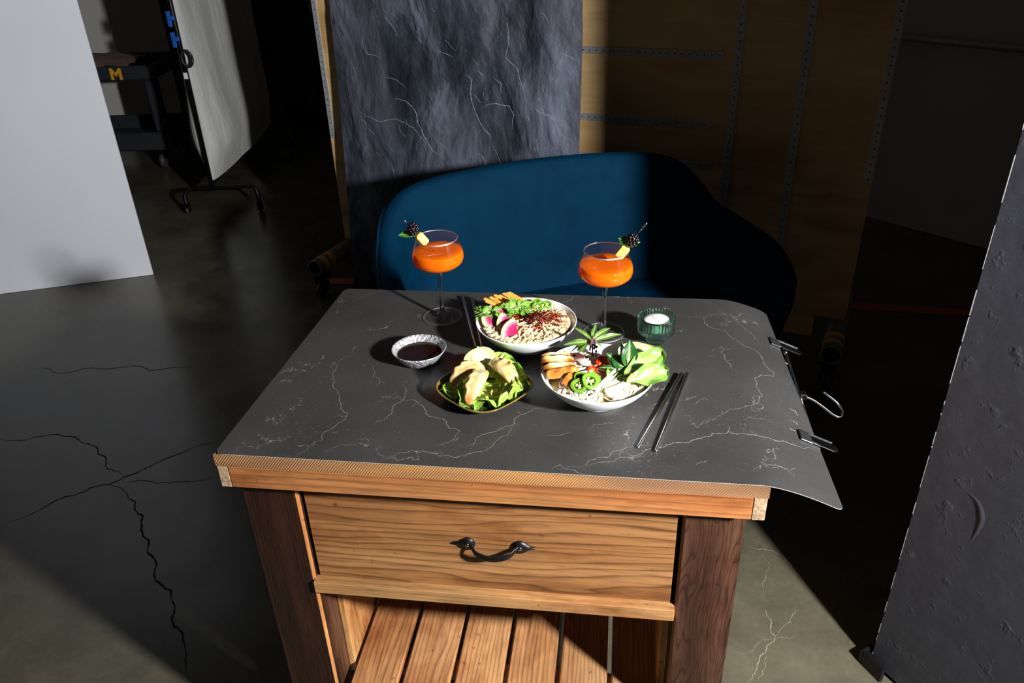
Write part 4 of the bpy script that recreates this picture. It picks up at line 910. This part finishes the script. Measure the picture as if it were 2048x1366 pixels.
radish((-.0500, .004, .0510), math.radians(170), math.radians(24), -.06, 'pink watermelon radish slice under the cilantro, farthest of the fan', .031, 100)
radish((-.0225, -.020, .0500), math.radians(128), math.radians(38), -.05, 'pink watermelon radish slice in the middle of the fan, half covered', .031, 95)
radish((-.0150, -.050, .046), math.radians(100), math.radians(36), -.02, 'pink watermelon radish slice nearest the bowl rim at the front of the fan', .031, 92)
radish((-.036, .012, .046), math.radians(60), math.radians(15), .1, 'pink watermelon radish slice mostly hidden under cilantro beside the chili crisp', .026, 90)

# carrot sticks
t = NT('carrot'); f = t.noise(t.obj((.15, 1, 1)), 200, 3); t.set(color=t.ramp(f, [(.3, rgb(236, 142, 44)), (.7, rgb(248, 188, 92))]), rough=.35, sss=.2); M_carrot = t.m
rc = random.Random(4)
for k in range(13):
    u = k / 12; lay = k % 2
    tip = RB + Vector((-.075 + .048 * u + rc.uniform(-.003, .003), .079 + .020 * u + rc.uniform(-.003, .003) - .010 * (1 - u) * lay, .0545 - .004 * lay + rc.uniform(-.001, .002)))
    end = RB + Vector((-.030 + .044 * u + rc.uniform(-.003, .003), .048 + .012 * u - .008 * lay, .0445 - .003 * lay))
    d = end - tip; M = basis((0, 0, 0), d, (.2, 0, 1)); M.translation = tip
    o = MB().box((0, -.0034, -.0016), (d.length, .0034, .0016), 0, .0005).build('carrot_stick', M_carrot, None, None, None, M)
    tag(o, 'thin orange carrot stick in the bunch leaning on the rear rim of the ramen bowl', 'carrot', 'carrot sticks')

# cilantro
def cil_leaf(b, c, d, up, S, seed):
    """three deeply lobed, toothed leaflets on a short stalk"""
    M = basis(c, d, up); r = random.Random(seed)
    for a, s_ in ((0, 1.0), (1.05, .8), (-1.05, .8)):
        n = 49; P_ = []
        for k in range(n):
            th = (k / (n - 1) - .5) * 2 * 2.2; lob = .40 + .44 * abs(math.cos(th * 1.6)) ** .8 + .10 * math.cos(th * 11) + r.uniform(-.03, .03)
            rr = S * s_ * .80 * lob
            x = S * .30 * s_ + rr * math.cos(th); y = rr * math.sin(th) * .95
            z = .22 * S * math.sin(2.3 * th + seed) * .5 + r.uniform(-.02, .02) * S - .18 * (x * x + y * y) / S
            P_.append(M @ Vector((x * math.cos(a) - y * math.sin(a), x * math.sin(a) + y * math.cos(a), z)))
        o_ = M @ Vector((0, 0, 0)); mid = [(p + o_ * .9) / 1.9 + (M.to_3x3() @ Vector((0, 0, .05 * S))) for p in P_]
        dn = M.to_3x3() @ Vector((0, 0, -.0004))
        v = [o_] + mid + P_; t_ = [.1] + [.45] * n + [.8] * n
        f = [(0, 1 + k, 2 + k) for k in range(n - 1)] + [(1 + k, 1 + n + k, 2 + n + k, 2 + k) for k in range(n - 1)]
        b.add(v, f, 0, True, None, t_); b.add([p + dn for p in v], [tuple(reversed(q)) for q in f], 0, True, None, t_)
    return b
rc = random.Random(15)
def cilantro(spots, stem, lab, seed):
    o = MB().tube(curve([tuple(RB + Vector(p)) for p in stem], 14), .0009, 6).build('cilantro_sprig', M_gstem); tag(o, lab, 'herb', 'cilantro sprigs')
    for i, (p, d, up, S) in enumerate(spots):
        b = MB(); cil_leaf(b, RB + Vector(p), d, up, S, seed + i); b.build('leaf', M_cil, o)
cilantro([((-.082, .038, .050), (-.7, .5, .1), (-.2, -.4, 1), .017), ((-.080, .020, .050), (-.5, -.7, .0), (-.5, -.4, .8), .018), ((-.070, .030, .053), (-.9, .1, .2), (-.1, -.5, 1), .016), ((-.066, .012, .052), (.2, -.8, 0), (0, -.4, 1), .014)], [(-.060, .035, .048), (-.072, .030, .05), (-.082, .026, .05)], 'cilantro sprig spilling over the left rim of the ramen bowl', 10)
cilantro([((-.046, .024, .051), (-.3, -.6, .1), (0, -.5, 1), .016), ((-.052, .032, .052), (-.9, .3, .2), (0, -.4, 1), .015), ((-.036, .016, .052), (.1, -.9, .1), (-.1, -.5, 1), .018), ((-.040, .036, .052), (.2, .9, .3), (0, -.4, 1), .014)], [(-.030, .04, .048), (-.04, .03, .050), (-.044, .02, .051)], 'cilantro sprig just above the pink radish slices', 30)
cilantro([((-.020, .040, .056), (-.2, .7, .5), (.1, -.5, 1), .021), ((-.012, .034, .056), (.8, .2, .4), (0, -.5, 1), .021), ((-.022, .026, .056), (-.3, -.8, .1), (0, -.5, 1), .019), ((-.004, .024, .055), (.6, -.6, .1), (.1, -.5, 1), .019), ((-.030, .038, .055), (-.9, .2, .3), (0, -.5, 1), .016)], [(-.002, .045, .048), (-.012, .038, .053), (-.02, .032, .055)], 'largest cilantro sprig in the middle of the ramen bowl, above the chili crisp', 50)

# jalapeno slices
M_jskin = plain('jalapeno_skin', rgb(48, 104, 20), .2, .2, 200); M_jflesh = plain('jalapeno_flesh', rgb(104, 146, 42), .25, .15, 200, sss=.2); M_jmem = plain('jalapeno_membrane', rgb(186, 198, 116), .35, .1, 200); M_seed = plain('jalapeno_seed', rgb(246, 238, 190), .4)
def jal(c, nrm, R, lab, group, seed, rz=0):
    r = random.Random(seed); M = basis(c, Vector(nrm).orthogonal(), nrm) @ Matrix.Rotation(rz, 4, 'Z')
    wob = [1 + .05 * math.sin(3 * a * PI / 20 + seed) for a in range(40)]; h = R * .30
    b = MB(); sec = [(1.0, -.9, 0), (1.0, .9, 0), (.94, 1.0, 1), (.66, 1.0, 1), (.60, .8, 1), (.60, -.8, 1), (.66, -1.0, 1), (.94, -1.0, 1)]
    for j in range(8):
        q, q2 = sec[j], sec[(j + 1) % 8]
        b.grid(lambda i, k: ((q, q2)[k][0] * R * wob[i] * math.cos(i * PI / 20), (q, q2)[k][0] * R * wob[i] * math.sin(i * PI / 20), (q, q2)[k][1] * h), 40, 2, 0 if j == 0 else 1, closeu=True)
    o = b.build('jalapeno_slice', [M_jskin, M_jflesh], None, None, None, M); tag(o, lab, 'pepper slice', group)
    b = MB()
    for k in range(3):
        a = k * 2 * PI / 3 + r.uniform(-.3, .3); b.tube([(0, 0, 0), (.62 * R * math.cos(a), .62 * R * math.sin(a), 0)], [R * .20, R * .09], 8)
    b.ball((0, 0, 0), (R * .22, R * .22, h * .9), 10, 6); b.build('membrane', M_jmem, o)
    for k in range(5):
        a = r.uniform(0, 6.28); q = r.uniform(.25, .45); MB().ball((q * R * math.cos(a), q * R * math.sin(a), h * .5), (R * .13, R * .11, R * .06), 8, 6).build('seed', M_seed, o)
for i, (p, nrm, R, lb) in enumerate((((.014, .056, .047), (.1, -.45, .9), .0098, 'leftmost'), ((.022, .062, .048), (-.1, -.5, .85), .0098, 'second from left'), ((.031, .054, .047), (.1, -.6, .8), .0092, 'third from left'), ((.041, .058, .046), (.0, -.5, .9), .0092, 'rightmost'), ((.022, .048, .0475), (0, -.4, .9), .0096, 'frontmost'))):
    jal(RB + Vector(p), nrm, R, 'jalapeno ring behind the chili crisp in the ramen bowl, ' + lb + ' of the cluster', 'jalapeno rings in the ramen bowl', 70 + i)
for i, (p, nrm, R, lb) in enumerate((((-.0335, -.040, .0455), (-.15, -.5, .85), .0128, 'lower left of the cluster'), ((-.0165, -.036, .0505), (.2, -.55, .8), .0134, 'on top of the cluster with its seeds showing'), ((-.028, -.023, .0465), (.1, -.3, .95), .0134, 'at the back left of the cluster'), ((-.011, -.024, .0475), (.25, -.35, .9), .0124, 'at the back right of the cluster'))):
    jal(FB + Vector(p), nrm, R, 'jalapeno ring in the noodle soup bowl, ' + lb, 'jalapeno rings in the soup bowl', 90 + i)

# ------------------------------------------------------------------ contents of the nearer bowl
rg = random.Random(33); b = MB()
def nest(cx, cy, R, n, h, turns=1.4, tilt=0.0):
    for k in range(n):
        a0 = rg.uniform(0, 6.28); r0 = R * rg.uniform(.35, 1.0); ex, ey = rg.uniform(-.004, .004), rg.uniform(-.004, .004); m = 34; dz = rg.uniform(-.0018, .0030); el = rg.uniform(.55, 1.0); ro = rg.uniform(0, 3.14)
        pts = []
        for i in range(m):
            a = a0 + turns * 2 * PI * i / m; r_ = r0 * (1 - .25 * i / m)
            u, v = r_ * math.cos(a), r_ * el * math.sin(a)
            x, y = cx + ex + u * math.cos(ro) - v * math.sin(ro), cy + ey + u * math.sin(ro) + v * math.cos(ro); q = math.hypot(x, y)
            if q > .0785: x *= .0785 / q; y *= .0785 / q
            pts.append((x, y, max(.0320, h + dz + .005 * (1 - r_ / R) + .0014 * math.sin(3 * a + k) - .10 * max(0, q - .045) + (.22 * max(0, q - .07)))))
        b.tube(pts, .00165, 6)
nest(-.012, .045, .030, 22, .040); nest(-.040, -.018, .028, 16, .0365); nest(-.010, -.020, .034, 20, .0370); nest(.030, -.048, .030, 22, .0360); nest(.055, -.034, .026, 18, .0355); nest(-.02, -.052, .026, 14, .0345); nest(.030, .015, .034, 14, .0345); nest(.055, .02, .024, 8, .0345); nest(-.05, -.045, .020, 8, .034)
o = b.build('rice_noodles', M_udon, None, FB); tag(o, 'smooth pale noodles coiled in the nearer white soup bowl', 'noodles', None, 'stuff')
# chicken slices
t = NT('grilled_chicken'); ob = t.obj(); sx = t.n('ShaderNodeSeparateXYZ'); t.l(ob, sx.inputs[0]); f = t.noise(t.obj((1, 1.5, 1)), 95, 4, .6)
ed = t.math('ADD', t.math('MULTIPLY', t.math('ABSOLUTE', sx.outputs[0]), 26.0), t.math('MULTIPLY', f, .75))
ed2 = t.math('ADD', t.math('MULTIPLY', sx.outputs[1], -48.0), ed)
t.set(color=t.ramp(ed2, [(.25, rgb(226, 204, 158)), (.55, rgb(218, 178, 116)), (.80, rgb(186, 118, 50)), (1.0, rgb(110, 54, 22))]), rough=.35, spec=.45, sss=.12, coat=.2); t.bump(f, .3, .002); M_chick = t.m
t = NT('glazed_chicken'); f = t.noise(t.obj(), 110, 4, .6)
t.set(color=t.ramp(f, [(.3, rgb(130, 66, 22)), (.5, rgb(176, 108, 42)), (.72, rgb(208, 152, 76))]), rough=.25, spec=.5, coat=.4); t.bump(f, .4, .003); M_chick2 = t.m
M_char = plain('char_skin', rgb(50, 28, 18), .35, .4, 200)
def chicken(p, rz, rx, L, W, T, mt, lab, seed):
    r = random.Random(seed); nu, nv = 48, 36
    def fn(i, j):
        th = PI * i / (nu - 1); a = 2 * PI * j / nv
        x = -L / 2 * math.cos(th); q = max(.02, math.sin(th)) ** .45
        y = W / 2 * q * math.copysign(abs(math.cos(a)) ** .7, math.cos(a)) ; z = T / 2 * q * math.copysign(abs(math.sin(a)) ** .7, math.sin(a))
        k = .0016 * mnoise.noise((x * 70 + seed, y * 70, z * 70)); return (x, y + k, z + k + .0035 * (1 - (2 * x / L) ** 2))
    b = MB().grid(fn, nu, nv, closev=True)
    b.mi = [1 if (b.v[f_[0]][1] > W * (.41 + .03 * math.sin(b.v[f_[0]][0] * 300)) and abs(b.v[f_[0]][2] - .0035 * (1 - (2 * b.v[f_[0]][0] / L) ** 2)) < T * .52) else 0 for f_ in b.f]
    M = Matrix.Translation(FB + Vector(p)) @ Matrix.Rotation(rz, 4, 'Z') @ Matrix.Rotation(rx, 4, 'X')
    o = b.build('chicken_slice', [mt, M_char], None, None, None, M); recalc(o); tag(o, lab, 'chicken', 'chicken slices')
chicken((-.0640, .0440, .0480), .0, .55, .050, .020, .0085, M_chick, 'pale grilled chicken slice, farthest of the stack in the soup bowl', 1)
chicken((-.0625, .0260, .0510), -.04, .60, .054, .023, .0085, M_chick, 'thick pale grilled chicken slice, second from the back of the stack', 2)
chicken((-.0620, .0100, .0500), .10, .62, .052, .018, .0075, M_chick, 'browned chicken slice with dark top edge, third from the back', 3)
chicken((-.0570, -.0040, .0475), .18, .65, .054, .020, .0085, M_chick2, 'glazed brown chicken slice, fourth from the back', 4)
chicken((-.0480, -.0185, .0435), .95, .45, .032, .017, .009, M_chick2, 'small glazed orange brown chicken piece hanging down at the front of the stack', 5)
b = MB(); rr = random.Random(2)
b.grid(lambda i, j: ((.002 + .012 * math.sin(PI * i / 11)) * math.cos(2 * PI * j / 14) * 1.3, (.002 + .008 * math.sin(PI * i / 11)) * math.sin(2 * PI * j / 14), .005 * math.cos(PI * i / 11) + .002 * mnoise.noise((i * .8, j * .8, 3))), 12, 14, closev=True)
o = b.build('seared_mushroom', plain('seared_mushroom', rgb(78, 40, 40), .3, .5, 260, bump=.5), None, FB + Vector((-.034, .046, .0465)), (.3, 0, .1)); recalc(o); tag(o, 'small dark seared mushroom piece beside the farthest chicken slice', 'mushroom')
# bean sprouts and chilies
M_sprout = plain('bean_sprout', rgb(246, 240, 226), .3, .06, 200, sss=.3)
for i, (pts, lb) in enumerate(([[(-.042, .006, .045), (-.02, .011, .0465), (.0, .016, .047), (.010, .017, .047)], 'long white bean sprout lying left of the red chilies'], [[(-.006, .010, .048), (.008, .002, .0485), (.018, -.008, .047), (.026, -.014, .045)], 'white bean sprout lying across the nearer red chili'], [[(-.036, .0, .044), (-.022, .002, .045), (-.008, .003, .046)], 'short white bean sprout just behind the jalapeno rings'])):
    o = MB().tube(curve([tuple(p) for p in pts], 16), [.0012] + [.0019] * 14 + [.0008], 8).build('bean_sprout', M_sprout, None, FB); tag(o, lb, 'sprout', 'bean sprouts')
M_red = plain('red_chili', rgb(222, 38, 12), .18, .15, 120)
for i, (p, nrm, R, lb) in enumerate((((.0085, .0205, .0520), (-.3, -.5, .8), .0088, 'round red chili ring nearest the dark green herb leaves'), ((-.0085, .0045, .0465), (.1, -.5, .8), .0072, 'red chili ring nearest the jalapeno rings'), ((.0155, .0085, .047), (.2, -.5, .8), .0075, 'red chili ring under the bean sprout end'))):
    b = MB(); n = 30
    for q in (0,): b.grid(lambda i_, j: ((R + .0022 * math.cos(j * PI / 4)) * math.cos(i_ * 2 * PI / n) - 0, (R + .0022 * math.cos(j * PI / 4)) * math.sin(i_ * 2 * PI / n) * .85, .0026 * math.sin(j * PI / 4)), n, 8, closeu=True, closev=True)
    o = b.build('chili_ring', M_red, None, None, None, basis(FB + Vector(p), Vector(nrm).orthogonal(), nrm)); tag(o, lb, 'chili', 'red chili rings')
    MB().ball((0, 0, 0), (R * .75, R * .6, .0012), 12, 6).build('flesh', plain('chili_flesh', rgb(240, 110, 50), .3), o)
# thai basil sprig at the back rim
def sprig(name, lab, base, leaves, stem, mstem, mleaf, cat='herb', rs=.0013):
    o = MB().tube(curve([tuple(base + Vector(p)) for p in stem], 12), rs, 7).build(name, mstem); tag(o, lab, cat)
    for i, (p, d, up, L, W, bend) in enumerate(leaves):
        b = MB(); leaf(b, base + Vector(p), d, up, L, W, bend, .35, .05, 4, 0, .85, seed=i + 3, tip=1.05); b.build('leaf', mleaf, o)
    return o
BS = FB + Vector((.0, .080, .060))
bs = sprig('basil_sprig', 'basil sprig with purple stem fanning over the far rim of the soup bowl', BS, [((-.002, .002, .0), (-.75, .6, .45), (.3, -.5, .8), 0.0396, 0.0084, .3), ((.0, .002, .0), (.25, .65, .7), (-.4, -.7, .5), 0.0292, 0.0088, .25), ((.002, .002, .0), (.8, .5, .42), (-.2, -.6, .8), 0.0396, 0.0104, .5), ((.004, .0, -.002), (.97, .20, .25), (-.1, -.6, .9), 0.0499, 0.0092, .5), ((-.004, .0, -.004), (-.97, -.1, .06), (.1, -.5, .9), 0.0447, 0.0120, .35), ((-.004, -.002, -.004), (-.70, -.66, -.22), (-.3, -.2, .9), 0.0344, 0.0064, .1), ((-.002, .004, .0), (-.25, .9, .3), (.1, -.5, .9), 0.0224, 0.0104, .3), ((.004, -.002, -.004), (.75, -.6, -.2), (.1, -.1, 1), 0.0155, 0.0048, .2), ((-.006, .002, -.006), (-.8, -.45, -.25), (0, -.3, 1), 0.0258, 0.0080, .2)],
           [(-.002, -.034, -.016), (-.002, -.018, -.009), (.0, -.004, -.002), (.001, .006, .004)], M_stem, M_basil)
b = MB(); rr = random.Random(6)
for k in range(16):                         # purple flower buds along the stem
    u = rr.random(); b.ball(tuple(BS + Vector((rr.uniform(-.006, .006), -.026 + .028 * u, -.013 + .014 * u + rr.uniform(-.001, .003)))), (.0022, .0022, .0028), 7, 5)
b.build('buds', plain('purple_buds', rgb(96, 62, 74), .5, .3, 300), bs)
# herb sprig with dark leaves in the middle
HS = FB + Vector((.0475, -.004, .052))
sprig('mint_sprig', 'dark green herb sprig with one big upright leaf in the middle of the soup bowl', HS, [((0, 0, .002), (.10, .30, .95), (.1, -1, .25), .045, .027, .15), ((-.001, .001, .002), (-.22, .36, .90), (-.9, -.6, .2), .043, .013, .1), ((-.004, 0, .001), (-.75, .50, .60), (.2, -.8, .5), .030, .022, .2), ((-.006, -.002, .0), (-.95, .1, .12), (.1, -.6, .8), .040, .011, .2), ((-.004, -.004, .0), (-.8, -.45, .0), (.0, -.5, .9), .020, .012, .3), ((-.001, -.005, -.001), (-.45, -.85, -.1), (-.1, -.5, .9), .026, .012, .2), ((-.008, .004, .001), (-.85, .55, .55), (.3, -.7, .6), .034, .015, -.2)],
      [(.002, -.014, -.006), (.001, -.006, -.002), (0, 0, .002)], M_gstem, M_dkleaf)
# pale cabbage leaf behind it
b = MB(); leaf(b, FB + Vector((.040, .044, .0405)), (.96, .15, .18), (-.1, -.62, .8), .062, .044, -.3, .05, .05, 3, 0, .55, n=(17, 13), seed=4, curl=.12)
o = b.build('cabbage_leaf', M_cab); tag(o, 'pale yellow green cabbage leaf behind the dark herb leaves in the soup bowl', 'leaf')
# bok choy half leaning out over the right rim
bk = thing('bok_choy', 'bok choy half with white stalks, leaves reaching over the soup bowl rim', 'vegetable', FB + Vector((.004, -.050, .038)))
M_stalk = plain('bok_choy_stalk', rgb(214, 216, 172), .3, .05, 60, sss=.3)
def stalk(pts, w0, w1, th, lab=None):
    b = MB(); P_ = [Vector(p) for p in curve(pts, 16)]
    def fn(i, j):
        d = (P_[min(i + 1, 15)] - P_[max(i - 1, 0)]).normalized(); s_ = d.cross(Vector((0, -.3, 1))).normalized(); up = s_.cross(d)
        a = 2 * PI * j / 16; w_ = lerp(w0, w1, (i / 15) ** .8) * (.6 if i == 0 else 1)
        return P_[i] + s_ * w_ / 2 * math.cos(a) + up * (th * (1 - .5 * i / 15) * (math.sin(a) + .55 * math.cos(a) ** 2))
    b.grid(fn, 16, 16, closev=True); b.add([fn(0, j) for j in range(16)], [tuple(range(16))]); return recalc(b.build('stalk', M_stalk, bk))
stalk([(.0, .0, .0), (.016, .012, .004), (.032, .026, .010), (.050, .040, .017)], .022, .008, .0042)
stalk([(.002, -.006, .001), (.020, .002, .004), (.038, .012, .009), (.058, .022, .016)], .020, .007, .004)
stalk([(-.006, .006, .001), (.006, .020, .006), (.018, .034, .011), (.028, .046, .014)], .018, .008, .004)
for p, d, up, L, W, bend, ruf, pw, sd in (((.034, .026, .0125), (.86, .50, .22), (-.15, -.55, .85), .084, .036, .12, .16, 1.5, 1), ((.036, .010, .011), (.92, .22, .16), (-.1, -.65, .8), .074, .036, .30, .18, 1.5, 2), ((.010, .026, .010), (.55, .78, .20), (-.2, -.4, .9), .044, .022, .3, .08, 1.2, 5), ((.030, .022, .0120), (.80, .55, .10), (.0, -.3, .95), .050, .018, .2, .05, 1.0, 9)):
    b = MB(); leaf(b, p, d, up, L, W, bend, .10, ruf, 4, 0, pw, n=(31, 21), seed=sd, thick=.0007, curl=.10, tip=.6, veins=5); b.build('leaf_blade', M_bok, bk)

# ------------------------------------------------------------------ dumpling plate
t = NT('green_glaze'); v = t.obj(); sx = t.n('ShaderNodeSeparateXYZ'); t.l(v, sx.inputs[0]); f = t.noise(v, 45, 4, .65)
hz = t.math('ADD', t.math('MULTIPLY', sx.outputs[2], 32.0), t.math('MULTIPLY', f, .35))
t.set(color=t.ramp(hz, [(.2, rgb(40, 62, 26)), (.55, rgb(58, 74, 34)), (.80, rgb(84, 82, 42)), (.95, rgb(150, 104, 44)), (1.05, rgb(120, 70, 26))]), rough=.12, spec=.55, coat=.5); M_glaze = t.m
PL = Vector((-.0480, 1.1000, TZ)); PA = math.radians(44)
def sq(a, r, z):                                  # rounded square
    p_ = 3.1; k = (abs(math.cos(a)) ** p_ + abs(math.sin(a)) ** p_) ** (-1 / p_); kk = min(1, max(0, (r - .02) / .03)); return r * (1 + (k - 1) * kk)
o = MB().lathe([(0, .0015), (.030, .0015), (.032, 0), (.038, 0), (.041, .0025), (.055, .0068), (.066, .0150), (.0712, .0213), (.0708, .0223), (.0695, .0222), (.064, .0165), (.052, .0090), (.035, .0062), (0, .0058)], 120, fr=sq).build('square_plate', M_glaze, None, PL, (0, 0, PA)); recalc(o)
tag(o, 'small square green glazed plate with brown rim holding three dumplings', 'plate')
for i, (p, d, up, L, W, bend, ruf, rf, mt, ser, lb) in enumerate((
    ((.000, .034, .010), (-.22, .60, .75), (.25, -.9, .3), .056, .056, -.25, .06, 3, M_lettp, .05, 'pale frilly lettuce leaf standing upright at the back of the plate'),
    ((.010, .034, .012), (.42, .66, .60), (-.1, -.8, .6), .060, .060, .75, .10, 3, M_lett, .0, 'curled green lettuce leaf behind the right dumpling'),
    ((.022, .012, .010), (.92, .20, .50), (-.4, -.5, .8), .052, .070, .5, .16, 7, M_lett, .03, 'large wrinkled lettuce leaf at the right of the plate'),
    ((-.020, .004, .010), (-.93, -.32, .36), (-.1, -.4, .9), .052, .036, .3, .14, 4, M_lett, .02, 'pointed lettuce leaf reaching over the left plate rim'),
    ((-.006, -.012, .009), (-.62, -.70, .34), (-.1, -.5, .9), .048, .054, .3, .20, 6, M_lett, .03, 'ruffled lettuce leaf in front of the left dumpling'),
    ((.018, -.014, .009), (.50, -.76, .44), (.1, -.4, .9), .046, .060, .1, .17, 6, M_lett, .03, 'ruffled lettuce leaf in front of the right dumpling'),
    ((.024, -.008, .010), (.90, -.36, .46), (.1, -.4, .9), .042, .046, .2, .16, 5, M_lett, .03, 'folded lettuce leaf at the right front rim of the plate'),
    ((-.044, -.004, .0092), (1, .02, .0), (0, 0, 1), .092, .080, .02, .07, 4, M_lett, .0, 'flat yellowish lettuce leaf lying under the dumplings'))):
    b = MB(); leaf(b, PL + Vector(p), d, up, L, W, bend, .06, ruf, rf, ser, 1.45, n=(37, 31), seed=40 + i, thick=.0005, tip=.62, veins=5, frill=.14); o = b.build('lettuce_leaf', mt); tag(o, lb, 'lettuce', 'lettuce leaves on the plate')
t = NT('dumpling_skin'); f = t.noise(t.obj(), 48, 4, .55); a = t.n('ShaderNodeAttribute', attribute_name='tint')
x = t.math('ADD', t.math('MULTIPLY', f, .85), t.math('MULTIPLY', a.outputs['Fac'], .55))
t.set(color=t.ramp(x, [(.34, rgb(208, 186, 138)), (.50, rgb(200, 168, 112)), (.66, rgb(184, 134, 74)), (.9, rgb(150, 88, 38))]), rough=.3, spec=.5, sss=.25, sssr=(1, .7, .4), coat=.25); t.bump(f, .12, .003); M_dump = t.m
def dumpling(p, q, up, h, wd, lab, seed, lean=0.0):
    """crescent with a pleated seam: p, q are its two pointed ends; `up` is where the seam points"""
    p, q = PL + Vector(p), PL + Vector(q); M = basis((p + q) / 2, q - p, up); L = (q - p).length; nu, nv = 60, 40; r = random.Random(seed)
    def fn(i, j):
        s_ = i / (nu - 1) * 2 - 1; e = max(0.0, 1 - abs(s_) ** 2.2); a = 2 * PI * j / nv      # a = 0: seam
        H = h * (.20 + .80 * e ** .6); W_ = wd * (.12 + .88 * e ** .7); x = s_ * L / 2
        bow = .16 * L * (1 - s_ * s_) - .05 * L
        ca, sa = math.cos(a), math.sin(a)
        yy = W_ / 2 * sa; zz = H * (.5 + .5 * ca) if ca > -.35 else H * (.5 + .5 * max(-.55, ca))
        if ca > .87:                                             # pleated fin
            k = (ca - .87) / .13; yy = yy * .30 + .0016 * math.copysign(1, sa if abs(sa) > 1e-6 else 1) * (1 - k) + .0022 * k * math.sin(s_ * 15 + seed); zz += .0050 * min(1, k + .35) * (.5 + .5 * e)
        k2 = .0012 * mnoise.noise((s_ * 3 + seed, ca * 2, sa * 2 + seed)) + (.0011 * math.sin(s_ * 13 + seed + 1.5 * sa) * max(0, ca + .2) * (1.1 if sa < 0 else .8))
        return (x, yy + k2 + bow * lean, zz + k2 * .5 + .14 * L * (1 - s_ * s_) * .25 - .10 * h * 0)
    def ti(i, j):
        s_ = abs(i / (nu - 1) * 2 - 1); ca = math.cos(2 * PI * j / nv); return max(0, (s_ - .72) * 2.2) + (.55 if ca < -.5 else 0) + (.25 if ca > .9 else 0)
    b = MB().grid(fn, nu, nv, closev=True, tint=ti, M=M); o = b.build('dumpling', M_dump)
    tag(o, lab, 'dumpling', 'dumplings'); return o
dumpling((-.0535, -.0080, .016), (.0040, .0400, .022), (-.25, .25, .95), .027, .036, 'toasted dumpling at the left back of the green plate', 1, .3)
dumpling((-.0210, -.0560, .018), (.0075, .0160, .032), (-.55, .10, .80), .024, .034, 'pale dumpling in the middle front of the green plate', 2, -.6)
dumpling((.0475, -.0110, .017), (.0050, .0400, .034), (.45, .35, .85), .025, .034, 'toasted dumpling with open pleats at the right of the green plate', 3, .2)
